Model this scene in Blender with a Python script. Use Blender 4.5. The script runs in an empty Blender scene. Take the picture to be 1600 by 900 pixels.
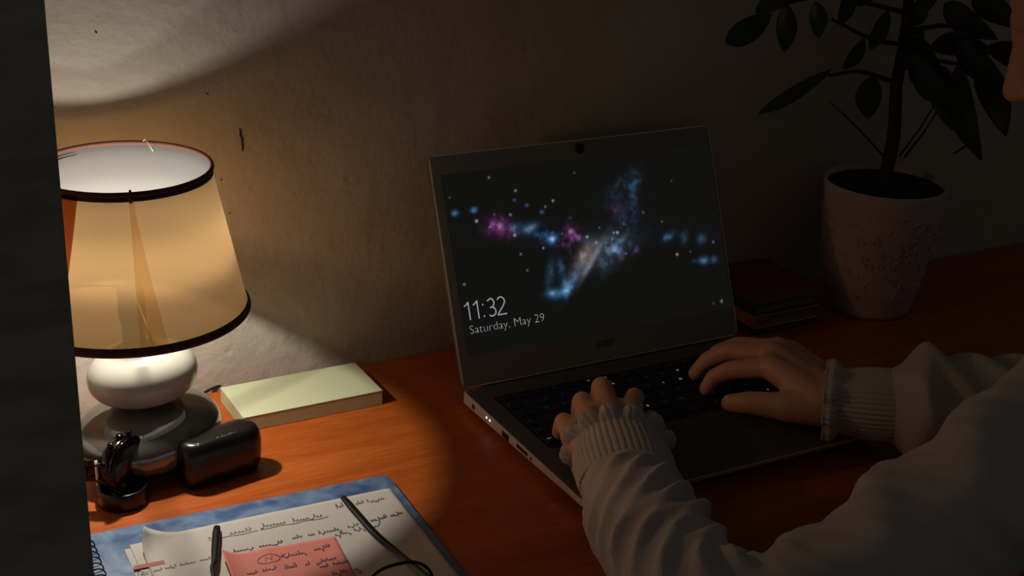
import bpy, bmesh, math, random
import numpy as np
from mathutils import Vector, Matrix

random.seed(7)
rng = np.random.default_rng(7)
scene = bpy.context.scene
col = scene.collection
PI = math.pi

# ------------------------------------------------------------------ camera
CAM = np.array([-0.5430, -1.1815, 0.6027])
YAW, PITCH, ROLL, FPX = -0.5123, 0.3843, 0.0428, 2163.6
_cy, _sy, _cp, _sp = math.cos(YAW), math.sin(YAW), math.cos(PITCH), math.sin(PITCH)
C_F = np.array([-_sy * _cp, _cy * _cp, -_sp])
_r = np.array([_cy, _sy, 0.0])
_u = np.cross(_r, C_F)
C_R = math.cos(ROLL) * _r + math.sin(ROLL) * _u
C_U = -math.sin(ROLL) * _r + math.cos(ROLL) * _u
cam_data = bpy.data.cameras.new('camera')
cam = bpy.data.objects.new('camera', cam_data)
col.objects.link(cam)
cam.matrix_world = Matrix([[C_R[0], C_U[0], -C_F[0], CAM[0]], [C_R[1], C_U[1], -C_F[1], CAM[1]],
                           [C_R[2], C_U[2], -C_F[2], CAM[2]], [0, 0, 0, 1]])
cam_data.sensor_width = 36.0
cam_data.lens = 36.0 * FPX / 1600.0
cam_data.clip_start = 0.02
scene.camera = cam

# ------------------------------------------------------------------ world (dim night room) and exposure
world = bpy.data.worlds.new('night_room')
scene.world = world
world.use_nodes = True
bg = world.node_tree.nodes['Background']
bg.inputs[0].default_value = (0.97, 1.0, 0.92, 1)
bg.inputs[1].default_value = 0.026
vs = scene.view_settings
vs.view_transform = 'Standard'
vs.look = 'None'
vs.exposure = 0.0
vs.gamma = 1.0
vs.use_curve_mapping = False
BULB_WATTS = 2.65            # table lamp, see its builder
BULB_SIDE = 1.55

def on_z(px, py, z):
    d = C_F + C_R * (px - 800) / FPX - C_U * (py - 450) / FPX
    return Vector(CAM + d * (z - CAM[2]) / d[2])
def on_y(px, py, y):
    d = C_F + C_R * (px - 800) / FPX - C_U * (py - 450) / FPX
    return Vector(CAM + d * (y - CAM[1]) / d[1])

# ------------------------------------------------------------------ helpers
def tag(o, label=None, cat=None, group=None, kind=None):
    if label: o['label'] = label
    if cat: o['category'] = cat
    if group: o['group'] = group
    if kind: o['kind'] = kind
    return o
def empty(name, loc=(0, 0, 0), rz=0.0):
    o = bpy.data.objects.new(name, None)
    o.empty_display_size = 0.02
    o.location = loc
    o.rotation_euler = (0, 0, rz)
    col.objects.link(o)
    return o
def link(name, me, mat=None, parent=None, smooth=False):
    o = bpy.data.objects.new(name, me)
    col.objects.link(o)
    if mat is not None and len(me.materials) == 0:
        me.materials.append(mat)
    if parent is not None:
        o.parent = parent
    if smooth:
        me.polygons.foreach_set('use_smooth', [True] * len(me.polygons))
    return o
def obj(name, bm, mat=None, parent=None, smooth=False):
    me = bpy.data.meshes.new(name)
    bm.normal_update()
    bm.to_mesh(me)
    bm.free()
    return link(name, me, mat, parent, smooth)
def pyobj(name, V, F, mat=None, parent=None, smooth=False):
    me = bpy.data.meshes.new(name)
    me.from_pydata([tuple(map(float, v)) for v in V], [], F)
    me.update()
    return link(name, me, mat, parent, smooth)
def bbox(bm, a, b, bev=0.0, seg=2):
    a, b = Vector(a), Vector(b)
    r = bmesh.ops.create_cube(bm, size=1.0)
    vs_ = r['verts']
    bmesh.ops.scale(bm, vec=b - a, verts=vs_)
    bmesh.ops.translate(bm, vec=(a + b) / 2, verts=vs_)
    if bev > 0:
        es = list({e for v in vs_ for e in v.link_edges})
        bmesh.ops.bevel(bm, geom=es, offset=bev, segments=seg, profile=0.5, affect='EDGES')
def box(name, a, b, mat, parent=None, bev=0.0, seg=2, smooth=False):
    bm = bmesh.new()
    bbox(bm, a, b, bev, seg)
    return obj(name, bm, mat, parent, smooth)
def lathe_data(prof, n=48, cap0=False, cap1=False):
    V, F = [], []
    for (r, z) in prof:
        for k in range(n):
            t = 2 * PI * k / n
            V.append((r * math.cos(t), r * math.sin(t), z))
    for i in range(len(prof) - 1):
        for k in range(n):
            k2 = (k + 1) % n
            F.append((i * n + k, i * n + k2, (i + 1) * n + k2, (i + 1) * n + k))
    if cap0: F.append(tuple(range(n - 1, -1, -1)))
    if cap1: F.append(tuple((len(prof) - 1) * n + k for k in range(n)))
    return V, F
def lathe(name, prof, mat, parent=None, n=48, cap0=False, cap1=False, loc=(0, 0, 0), smooth=True):
    V, F = lathe_data(prof, n, cap0, cap1)
    o = pyobj(name, V, F, mat, parent, smooth)
    o.location = loc
    return o
def catmull(P, n):
    P = [np.array(p, float) for p in P]
    Q = [2 * P[0] - P[1]] + P + [2 * P[-1] - P[-2]]
    out = []
    m = len(P) - 1
    for i in range(n):
        u = i / (n - 1) * m
        k = min(int(u), m - 1)
        t = u - k
        a, b, c, d = Q[k], Q[k + 1], Q[k + 2], Q[k + 3]
        out.append(0.5 * (2 * b + (c - a) * t + (2 * a - 5 * b + 4 * c - d) * t * t + (3 * b - a - 3 * c + d) * t ** 3))
    return np.array(out)
def tube_data(path, radii, n=12, cap=True, flat=1.0, up=(0, 0, 1)):
    P = np.array(path, float)
    m = len(P)
    R = np.broadcast_to(np.array(radii, float), (m,))
    T = np.gradient(P, axis=0)
    T /= np.linalg.norm(T, axis=1)[:, None]
    V, F = [], []
    N = np.array(up, float)
    for i in range(m):
        N = N - T[i] * (N @ T[i])
        if np.linalg.norm(N) < 1e-6:
            N = np.array([1.0, 0.3, 0.1]) - T[i] * (np.array([1.0, 0.3, 0.1]) @ T[i])
        N = N / np.linalg.norm(N)
        B = np.cross(T[i], N)
        for k in range(n):
            t = 2 * PI * k / n
            V.append(P[i] + R[i] * (math.cos(t) * N * flat + math.sin(t) * B))
    for i in range(m - 1):
        for k in range(n):
            k2 = (k + 1) % n
            F.append((i * n + k, i * n + k2, (i + 1) * n + k2, (i + 1) * n + k))
    if cap:
        F.append(tuple(range(n - 1, -1, -1)))
        F.append(tuple((m - 1) * n + k for k in range(n)))
    return V, F
def tube(name, path, radii, mat, parent=None, n=12, smooth=True, flat=1.0, up=(0, 0, 1)):
    V, F = tube_data(path, radii, n, True, flat, up)
    return pyobj(name, V, F, mat, parent, smooth)
def merge(parts):
    V, F = [], []
    for (v, f) in parts:
        o = len(V)
        V.extend(v)
        F.extend(tuple(i + o for i in q) for q in f)
    return V, F
def ellipsoid_data(c, r, rot=None, nu=24, nv=14, power=1.0):
    V, F = [], []
    c = np.array(c, float)
    M = np.array(rot) if rot is not None else np.eye(3)
    sg = lambda x: math.copysign(abs(x) ** power, x)
    V.append(c + M @ np.array([0, 0, -r[2]]))
    for i in range(1, nv):
        p = -PI / 2 + PI * i / nv
        for k in range(nu):
            t = 2 * PI * k / nu
            V.append(c + M @ np.array([r[0] * sg(math.cos(p)) * sg(math.cos(t)), r[1] * sg(math.cos(p)) * sg(math.sin(t)), r[2] * sg(math.sin(p))]))
    V.append(c + M @ np.array([0, 0, r[2]]))
    last = len(V) - 1
    for k in range(nu):
        F.append((0, 1 + (k + 1) % nu, 1 + k))
        F.append((last, last - nu + k, last - nu + (k + 1) % nu))
    for i in range(nv - 2):
        for k in range(nu):
            a = 1 + i * nu
            F.append((a + k, a + (k + 1) % nu, a + nu + (k + 1) % nu, a + nu + k))
    return V, F
def capsule_data(a, b, ra, rb, n=20):
    a, b = np.array(a, float), np.array(b, float)
    d = b - a
    L = np.linalg.norm(d)
    d = d / max(L, 1e-9)
    up = np.array([0, 0, 1.0]) if abs(d[2]) < 0.9 else np.array([1.0, 0, 0])
    path, rad = [], []
    for i in range(1, 6):
        t = PI / 2 * i / 6
        path.append(a - d * ra * math.cos(t)); rad.append(ra * math.sin(t))
    for i in range(0, 5):
        path.append(a + d * L * i / 4); rad.append(ra + (rb - ra) * i / 4)
    for i in range(5, 0, -1):
        t = PI / 2 * i / 6
        path.append(b + d * rb * math.cos(t)); rad.append(rb * math.sin(t))
    V, F = [], []
    N = up - d * (up @ d); N /= np.linalg.norm(N)
    B = np.cross(d, N)
    for p, r in zip(path, rad):
        for k in range(n):
            t = 2 * PI * k / n
            V.append(p + r * (math.cos(t) * N + math.sin(t) * B))
    m = len(path)
    for i in range(m - 1):
        for k in range(n):
            k2 = (k + 1) % n
            F.append((i * n + k, i * n + k2, (i + 1) * n + k2, (i + 1) * n + k))
    F.append(tuple(range(n - 1, -1, -1)))
    F.append(tuple((m - 1) * n + k for k in range(n)))
    return V, F
def remeshed(name, parts, voxel, smooth_iter, mat, parent=None, factor=0.5):
    V, F = merge(parts)
    me = bpy.data.meshes.new(name + '_raw')
    me.from_pydata([tuple(map(float, v)) for v in V], [], F)
    tmp = bpy.data.objects.new('raw', me)
    col.objects.link(tmp)
    m = tmp.modifiers.new('r', 'REMESH'); m.mode = 'VOXEL'; m.voxel_size = voxel; m.use_smooth_shade = True
    s = tmp.modifiers.new('s', 'SMOOTH'); s.factor = factor; s.iterations = smooth_iter
    dg = bpy.context.evaluated_depsgraph_get()
    out = bpy.data.meshes.new_from_object(tmp.evaluated_get(dg))
    out.name = name
    bpy.data.objects.remove(tmp)
    bpy.data.meshes.remove(me)
    out.materials.clear()
    return link(name, out, mat, parent, True)

# ------------------------------------------------------------------ materials
def new_mat(name):
    m = bpy.data.materials.new(name)
    m.use_nodes = True
    nt = m.node_tree
    return m, nt, nt.nodes['Principled BSDF']
def mat(name, c, rough=0.5, spec=0.5, metal=0.0, var=0.08, scale=40.0, bump=0.0, bscale=300.0, bdist=0.001, stretch=None, sheen=0.0, coat=0.0):
    m, nt, b = new_mat(name)
    N, L = nt.nodes, nt.links
    tc = N.new('ShaderNodeTexCoord')
    mp = N.new('ShaderNodeMapping')
    L.new(tc.outputs['Object'], mp.inputs['Vector'])
    if stretch: mp.inputs['Scale'].default_value = stretch
    no = N.new('ShaderNodeTexNoise')
    no.inputs['Scale'].default_value = scale
    no.inputs['Detail'].default_value = 4
    L.new(mp.outputs[0], no.inputs['Vector'])
    mx = N.new('ShaderNodeMix'); mx.data_type = 'RGBA'
    mx.inputs[6].default_value = (*[x * (1 - var) for x in c], 1)
    mx.inputs[7].default_value = (*[min(1, x * (1 + var)) for x in c], 1)
    L.new(no.outputs[0], mx.inputs[0])
    L.new(mx.outputs[2], b.inputs['Base Color'])
    b.inputs['Roughness'].default_value = rough
    b.inputs['Specular IOR Level'].default_value = spec
    b.inputs['Metallic'].default_value = metal
    if sheen: b.inputs['Sheen Weight'].default_value = sheen
    if coat: b.inputs['Coat Weight'].default_value = coat
    if bump:
        n2 = N.new('ShaderNodeTexNoise')
        n2.inputs['Scale'].default_value = bscale
        n2.inputs['Detail'].default_value = 5
        L.new(mp.outputs[0], n2.inputs['Vector'])
        bp = N.new('ShaderNodeBump')
        bp.inputs['Strength'].default_value = bump
        bp.inputs['Distance'].default_value = bdist
        L.new(n2.outputs[0], bp.inputs['Height'])
        L.new(bp.outputs[0], b.inputs['Normal'])
    return m
def emit_mat(name, c, s):
    m, nt, b = new_mat(name)
    b.inputs['Base Color'].default_value = (0.01, 0.01, 0.01, 1)
    b.inputs['Emission Color'].default_value = (*c, 1)
    b.inputs['Emission Strength'].default_value = s
    return m

def wall_material():
    m, nt, b = new_mat('plaster')
    N, L = nt.nodes, nt.links
    tc = N.new('ShaderNodeTexCoord')
    n1 = N.new('ShaderNodeTexNoise'); n1.inputs['Scale'].default_value = 9; n1.inputs['Detail'].default_value = 6
    L.new(tc.outputs['Object'], n1.inputs['Vector'])
    cr = N.new('ShaderNodeValToRGB')
    cr.color_ramp.elements[0].position = 0.3; cr.color_ramp.elements[0].color = (0.47, 0.405, 0.34, 1)
    cr.color_ramp.elements[1].position = 0.75; cr.color_ramp.elements[1].color = (0.56, 0.49, 0.42, 1)
    L.new(n1.outputs[0], cr.inputs[0]); L.new(cr.outputs[0], b.inputs['Base Color'])
    n2 = N.new('ShaderNodeTexNoise'); n2.inputs['Scale'].default_value = 85; n2.inputs['Detail'].default_value = 7; n2.inputs['Roughness'].default_value = 0.62
    n3 = N.new('ShaderNodeTexNoise'); n3.inputs['Scale'].default_value = 14; n3.inputs['Detail'].default_value = 3
    vo = N.new('ShaderNodeTexVoronoi'); vo.inputs['Scale'].default_value = 26
    for n in (n2, n3, vo): L.new(tc.outputs['Object'], n.inputs['Vector'])
    rp = N.new('ShaderNodeMapRange'); rp.inputs[1].default_value = 0.0; rp.inputs[2].default_value = 0.12; rp.inputs[3].default_value = -0.5; rp.inputs[4].default_value = 0.0
    L.new(vo.outputs['Distance'], rp.inputs[0])
    a1 = N.new('ShaderNodeMath'); a1.operation = 'MULTIPLY_ADD'; a1.inputs[1].default_value = 2.6
    L.new(n3.outputs[0], a1.inputs[0]); L.new(n2.outputs[0], a1.inputs[2])
    a2 = N.new('ShaderNodeMath'); a2.operation = 'ADD'
    L.new(a1.outputs[0], a2.inputs[0]); L.new(rp.outputs[0], a2.inputs[1])
    bp = N.new('ShaderNodeBump'); bp.inputs['Strength'].default_value = 0.6; bp.inputs['Distance'].default_value = 0.0022
    L.new(a2.outputs[0], bp.inputs['Height']); L.new(bp.outputs[0], b.inputs['Normal'])
    b.inputs['Roughness'].default_value = 0.85
    b.inputs['Specular IOR Level'].default_value = 0.25
    return m

def wood_material(name, c_dark, c_mid, c_light, rough=0.36, scale=1.0, spec=0.5):
    m, nt, b = new_mat(name)
    N, L = nt.nodes, nt.links
    tc = N.new('ShaderNodeTexCoord')
    mp = N.new('ShaderNodeMapping'); mp.inputs['Scale'].default_value = (1.6 * scale, 22 * scale, 10 * scale); mp.inputs['Rotation'].default_value = (0, 0, 0.02)
    L.new(tc.outputs['Object'], mp.inputs['Vector'])
    n1 = N.new('ShaderNodeTexNoise'); n1.inputs['Scale'].default_value = 1.6; n1.inputs['Detail'].default_value = 7; n1.inputs['Distortion'].default_value = 0.9
    L.new(mp.outputs[0], n1.inputs['Vector'])
    cr = N.new('ShaderNodeValToRGB')
    e = cr.color_ramp.elements
    e[0].position = 0.30; e[0].color = (*c_dark, 1)
    e[1].position = 0.72; e[1].color = (*c_light, 1)
    k = e.new(0.5); k.color = (*c_mid, 1)
    L.new(n1.outputs[0], cr.inputs[0])
    mp2 = N.new('ShaderNodeMapping'); mp2.inputs['Scale'].default_value = (30, 420, 100)
    L.new(tc.outputs['Object'], mp2.inputs['Vector'])
    n2 = N.new('ShaderNodeTexNoise'); n2.inputs['Scale'].default_value = 1.0; n2.inputs['Detail'].default_value = 3
    L.new(mp2.outputs[0], n2.inputs['Vector'])
    mr = N.new('ShaderNodeMapRange'); mr.inputs[1].default_value = 0.35; mr.inputs[2].default_value = 0.6; mr.inputs[3].default_value = 0.8; mr.inputs[4].default_value = 1.05
    L.new(n2.outputs[0], mr.inputs[0])
    mx = N.new('ShaderNodeVectorMath'); mx.operation = 'SCALE'
    L.new(cr.outputs[0], mx.inputs[0]); L.new(mr.outputs[0], mx.inputs['Scale'])
    L.new(mx.outputs[0], b.inputs['Base Color'])
    bp = N.new('ShaderNodeBump'); bp.inputs['Strength'].default_value = 0.35; bp.inputs['Distance'].default_value = 0.0004
    L.new(n2.outputs[0], bp.inputs['Height']); L.new(bp.outputs[0], b.inputs['Normal'])
    b.inputs['Roughness'].default_value = rough
    b.inputs['Specular IOR Level'].default_value = spec
    return m

M = {}
M['wall'] = wall_material()
M['desk'] = wood_material('desk_wood', (0.42, 0.080, 0.010), (0.48, 0.100, 0.0135), (0.55, 0.125, 0.019))
M['cabinet'] = wood_material('cabinet_wood', (0.42, 0.39, 0.33), (0.46, 0.42, 0.36), (0.49, 0.45, 0.39), rough=0.7, spec=0.2)
M['floor'] = wood_material('floor_wood', (0.10, 0.06, 0.035), (0.15, 0.09, 0.05), (0.19, 0.12, 0.07), scale=0.5)
M['black_gloss'] = mat('black_gloss', (0.012, 0.012, 0.012), rough=0.22, var=0.2)
M['black_satin'] = mat('black_satin', (0.007, 0.0065, 0.006), rough=0.28, var=0.2)
M['black_plastic'] = mat('black_plastic', (0.014, 0.013, 0.012), rough=0.45, var=0.2)
M['black_steel'] = mat('black_steel', (0.035, 0.031, 0.029), rough=0.2, metal=1.0, var=0.1)
M['stone_white'] = mat('ceramic_cream', (0.40, 0.365, 0.31), rough=0.2, var=0.04, scale=14, coat=0.2)
M['stone_grey'] = mat('ceramic_grey', (0.115, 0.105, 0.092), rough=0.05, spec=1.0, coat=0.9, var=0.06, scale=14)
M['binding'] = mat('binding_cloth', (0.105, 0.032, 0.018), rough=0.7, var=0.25, scale=400)
M['wire'] = mat('wire', (0.06, 0.045, 0.04), rough=0.4, metal=0.8)
M['thread'] = mat('loose_thread', (0.7, 0.66, 0.58), rough=0.9)
M['pad'] = mat('note_paper', (0.60, 0.61, 0.38), rough=0.8, var=0.03, scale=20)
M['pad_side'] = mat('note_paper_edges', (0.55, 0.53, 0.30), rough=0.85, var=0.22, scale=1.0, stretch=(3, 3, 2600))
M['paper'] = mat('white_paper', (0.54, 0.475, 0.42), rough=0.8, var=0.05, scale=12, bump=0.25, bscale=22, bdist=0.004)
M['pink'] = mat('pink_paper', (0.66, 0.20, 0.155), rough=0.8, var=0.06, scale=18, bump=0.15, bscale=30, bdist=0.002)
M['ink'] = mat('ink', (0.09, 0.055, 0.075), rough=0.7, var=0.3, scale=500)
M['red_ink'] = mat('red_ink', (0.40, 0.10, 0.07), rough=0.7, var=0.2, scale=500)
M['silver'] = mat('laptop_silver', (0.68, 0.65, 0.62), rough=0.45, metal=0.2, var=0.03)
M['edge'] = mat('laptop_edge', (0.85, 0.80, 0.74), rough=0.3, metal=0.5, var=0.02)
M['deck'] = mat('laptop_deck', (0.115, 0.112, 0.10), rough=0.55, metal=0.3, var=0.05)
M['bezel'] = mat('laptop_bezel', (0.22, 0.215, 0.20), rough=0.6, var=0.05)
M['key'] = mat('key_plastic', (0.010, 0.010, 0.011), rough=0.5, var=0.2)
M['port'] = mat('port_black', (0.006, 0.006, 0.006), rough=0.6)
M['leaf'] = mat('leaf', (0.018, 0.040, 0.012), rough=0.45, var=0.3, scale=20)
M['stem'] = mat('stem', (0.035, 0.028, 0.016), rough=0.8, var=0.3, scale=60, bump=0.4, bscale=120)
M['soil'] = mat('soil', (0.018, 0.013, 0.009), rough=0.95, var=0.4, scale=120, bump=0.8, bscale=140, bdist=0.006)
M['skin'] = mat('skin', (0.74, 0.37, 0.26), rough=0.5, var=0.07, scale=50, bump=0.12, bscale=420, bdist=0.0006)
M['nail'] = mat('nail', (0.62, 0.33, 0.27), rough=0.25)
M['hair'] = mat('hair', (0.022, 0.013, 0.009), rough=0.45, var=0.4, scale=8, stretch=(30, 30, 2), bump=0.6, bscale=20, bdist=0.004)
M['lips'] = mat('lips', (0.42, 0.13, 0.10), rough=0.45)
M['eye'] = mat('eye', (0.6, 0.58, 0.55), rough=0.1)
M['trousers'] = mat('trousers', (0.03, 0.034, 0.05), rough=0.9, var=0.15, scale=200)
M['chair'] = mat('chair_fabric', (0.03, 0.03, 0.032), rough=0.8, var=0.2)
M['book_red'] = mat('book_red', (0.24, 0.026, 0.022), rough=0.55)
M['book_green'] = mat('book_green', (0.045, 0.065, 0.035), rough=0.6)
M['book_yellow'] = mat('book_yellow', (0.62, 0.26, 0.05), rough=0.6)
M['book_dark'] = mat('book_dark', (0.03, 0.028, 0.025), rough=0.6)
M['book_pages'] = mat('book_pages', (0.24, 0.20, 0.14), rough=0.9, var=0.25, scale=1.0, stretch=(2, 2, 2200))
M['bulb_light'] = emit_mat('indicator_light', (0.85, 0.85, 1.0), 1.1)
M['legend'] = emit_mat('key_legend_glow', (0.55, 0.72, 1.0), 0.45)
M['legend_dim'] = emit_mat('key_legend_dim_glow', (0.5, 0.66, 1.0), 0.022)
M['text'] = emit_mat('screen_text_glow', (0.95, 0.97, 1.0), 0.30)

def knit_material(name, c):
    m, nt, b = new_mat(name)
    N, L = nt.nodes, nt.links
    tc = N.new('ShaderNodeTexCoord')
    n1 = N.new('ShaderNodeTexNoise'); n1.inputs['Scale'].default_value = 520; n1.inputs['Detail'].default_value = 3
    L.new(tc.outputs['Object'], n1.inputs['Vector'])
    n0 = N.new('ShaderNodeTexNoise'); n0.inputs['Scale'].default_value = 18
    L.new(tc.outputs['Object'], n0.inputs['Vector'])
    mx = N.new('ShaderNodeMix'); mx.data_type = 'RGBA'
    mx.inputs[6].default_value = (*[x * 0.86 for x in c], 1); mx.inputs[7].default_value = (*[x * 1.1 for x in c], 1)
    L.new(n0.outputs[0], mx.inputs[0]); L.new(mx.outputs[2], b.inputs['Base Color'])
    bp = N.new('ShaderNodeBump'); bp.inputs['Strength'].default_value = 0.45; bp.inputs['Distance'].default_value = 0.0009
    L.new(n1.outputs[0], bp.inputs['Height']); L.new(bp.outputs[0], b.inputs['Normal'])
    b.inputs['Roughness'].default_value = 0.95
    b.inputs['Specular IOR Level'].default_value = 0.15
    b.inputs['Sheen Weight'].default_value = 0.15
    return m
M['knit'] = knit_material('knit', (0.56, 0.50, 0.50))

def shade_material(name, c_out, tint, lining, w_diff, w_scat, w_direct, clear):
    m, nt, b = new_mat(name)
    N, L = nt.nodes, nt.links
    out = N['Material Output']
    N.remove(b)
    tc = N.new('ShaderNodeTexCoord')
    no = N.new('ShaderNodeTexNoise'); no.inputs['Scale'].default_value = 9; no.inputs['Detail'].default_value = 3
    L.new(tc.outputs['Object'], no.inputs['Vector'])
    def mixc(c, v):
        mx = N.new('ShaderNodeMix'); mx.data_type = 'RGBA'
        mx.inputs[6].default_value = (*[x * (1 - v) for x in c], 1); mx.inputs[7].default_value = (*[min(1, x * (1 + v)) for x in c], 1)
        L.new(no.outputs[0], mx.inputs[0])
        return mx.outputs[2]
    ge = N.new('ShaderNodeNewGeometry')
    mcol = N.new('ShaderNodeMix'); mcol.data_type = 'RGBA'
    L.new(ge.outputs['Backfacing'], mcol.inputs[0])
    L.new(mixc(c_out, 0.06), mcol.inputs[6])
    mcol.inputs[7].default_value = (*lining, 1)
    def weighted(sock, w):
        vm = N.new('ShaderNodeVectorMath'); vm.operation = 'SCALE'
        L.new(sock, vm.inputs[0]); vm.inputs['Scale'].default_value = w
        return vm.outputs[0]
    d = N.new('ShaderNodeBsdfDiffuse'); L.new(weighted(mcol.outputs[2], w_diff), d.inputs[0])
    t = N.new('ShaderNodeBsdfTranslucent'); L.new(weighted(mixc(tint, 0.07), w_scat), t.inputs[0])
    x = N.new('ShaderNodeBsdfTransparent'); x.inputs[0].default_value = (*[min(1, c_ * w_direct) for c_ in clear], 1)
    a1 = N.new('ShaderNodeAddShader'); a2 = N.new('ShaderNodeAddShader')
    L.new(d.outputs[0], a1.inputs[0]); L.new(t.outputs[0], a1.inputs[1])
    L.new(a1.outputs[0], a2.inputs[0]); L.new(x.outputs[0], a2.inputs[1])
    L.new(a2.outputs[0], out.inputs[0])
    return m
SHEER = (1.0, 0.62, 0.30)
# sheer fabric: part of the bulb's light passes straight through, a little is scattered on either side
M['shade'] = shade_material('shade_fabric', (0.75, 0.55, 0.32), (0.95, 0.55, 0.24), (0.88, 0.88, 0.85), 0.076, 0.056, 0.115, SHEER)
M['fold_shadow'] = shade_material('fold_shadow_strip', (0.75, 0.55, 0.32), (0.95, 0.70, 0.42), (0.88, 0.88, 0.85), 0.08, 0.06, 0.72, (1.0, 0.88, 0.70))
M['shade_overlap'] = shade_material('shade_overlap_fabric', (0.45, 0.14, 0.06), (0.8, 0.2, 0.07), (0.88, 0.88, 0.85), 0.06, 0.02, 0.36, (1.0, 0.32, 0.14))
def bulb_material():
    m, nt, b = new_mat('frosted_bulb_glass')
    N, L = nt.nodes, nt.links
    N.remove(b)
    a = N.new('ShaderNodeBsdfTransparent')
    g = N.new('ShaderNodeBsdfGlossy'); g.inputs['Roughness'].default_value = 0.2
    ms = N.new('ShaderNodeMixShader'); ms.inputs[0].default_value = 0.004
    L.new(a.outputs[0], ms.inputs[1]); L.new(g.outputs[0], ms.inputs[2])
    L.new(ms.outputs[0], N['Material Output'].inputs[0])
    return m
M['bulb'] = bulb_material()
M['socket'] = mat('white_socket', (0.035, 0.030, 0.024), rough=0.8, spec=0.1)

# ------------------------------------------------------------------ setting
DESK_Z0 = -0.74
def wall():
    bm = bmesh.new()
    bbox(bm, (-1.6, 0.0, DESK_Z0), (2.6, 0.12, 1.9))
    w = obj('wall_back', bm, M['wall'])
    tag(w, 'rough off-white plaster wall behind the desk', kind='structure')
    # a scratch and some chips in the plaster
    dark = mat('scratch_dark', (0.03, 0.02, 0.015), rough=0.9)
    def mark(pts, wd):
        P = [on_y(x, y, -0.0006) for x, y in pts]
        V, F = [], []
        for i, p in enumerate(P):
            k = wd * (0.35 + 0.65 * math.sin(PI * (i + 0.6) / (len(P) + 0.2)))
            for s in (-1, 1):
                V.append((p.x + s * k, -0.0012, p.z)); V.append((p.x + s * k, 0.0004, p.z))
        for i in range(len(P) - 1):
            a, b_ = 4 * i, 4 * i + 4
            F += [(a, b_, b_ + 2, a + 2), (a + 1, a, b_, b_ + 1)[::-1], (a + 2, a + 3, b_ + 3, b_ + 2)[::-1]]
        pyobj('scratch', V, F, dark, w)
    mark([(374, 201), (376, 207), (375, 211), (378, 216), (378, 222), (379, 229), (379, 236)], 0.0007)
    mark([(322, 146), (325, 148)], 0.0004)
    mark([(345, 280), (346, 282)], 0.0005)
    mark([(358, 334), (360, 332)], 0.0004)
    mark([(149, 50), (151, 52)], 0.0006)
    f = box('floor', (-1.6, -2.6, DESK_Z0 - 0.05), (2.6, 0.12, DESK_Z0), M['floor'])
    tag(f, 'dark wooden floor of the room', kind='structure')
wall()

def desk():
    t = empty('desk', (0.38, -0.28, DESK_Z0))
    tag(t, 'orange-brown wooden desk against the plaster wall', 'desk')
    def b(name, a, c, bev):
        a = Vector(a) - t.location; c = Vector(c) - t.location
        return box(name, a, c, M['desk'], t, bev)
    b('desk_top', (-0.443, -0.58, -0.026), (1.2, -0.003, 0.0), 0.003)
    b('side_panel', (-0.43, -0.53, DESK_Z0), (-0.408, -0.03, -0.026), 0.001)
    b('side_panel', (1.15, -0.53, DESK_Z0), (1.172, -0.03, -0.026), 0.001)
    b('back_panel', (-0.408, -0.06, -0.42), (1.15, -0.042, -0.026), 0.001)
desk()

def wardrobe():
    x1, y0 = -0.4475, -0.637
    t = empty('wardrobe', (-0.75, -0.33, DESK_Z0))
    tag(t, 'tall black-looking wardrobe in shadow along the left picture edge', 'wardrobe')
    o = t.location
    def b(name, a, c, bev=0.002, p=t):
        return box(name, Vector(a) - o, Vector(c) - o, M['cabinet'], p, bev)
    b('side_panel', (x1 - 0.02, y0 + 0.0, DESK_Z0 + 0.06), (x1, -0.004, 1.25), 0.004)
    b('side_panel', (-1.06, y0, DESK_Z0 + 0.06), (-1.04, -0.004, 1.25))
    b('top_panel', (-1.04, y0, 1.23), (x1 - 0.02, -0.004, 1.25))
    b('bottom_panel', (-1.04, y0, DESK_Z0 + 0.06), (x1 - 0.02, -0.004, DESK_Z0 + 0.08))
    b('back_panel', (-1.04, -0.014, DESK_Z0 + 0.08), (x1 - 0.02, -0.004, 1.23), 0)
    b('plinth', (-1.05, y0 + 0.04, DESK_Z0), (x1 - 0.01, -0.01, DESK_Z0 + 0.06), 0)
    for (a, c) in ((-1.06, -0.757), (-0.753, x1)):
        b('door', (a, y0 - 0.018, DESK_Z0 + 0.062), (c, y0 - 0.0005, 1.248), 0.002)
wardrobe()

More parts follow.
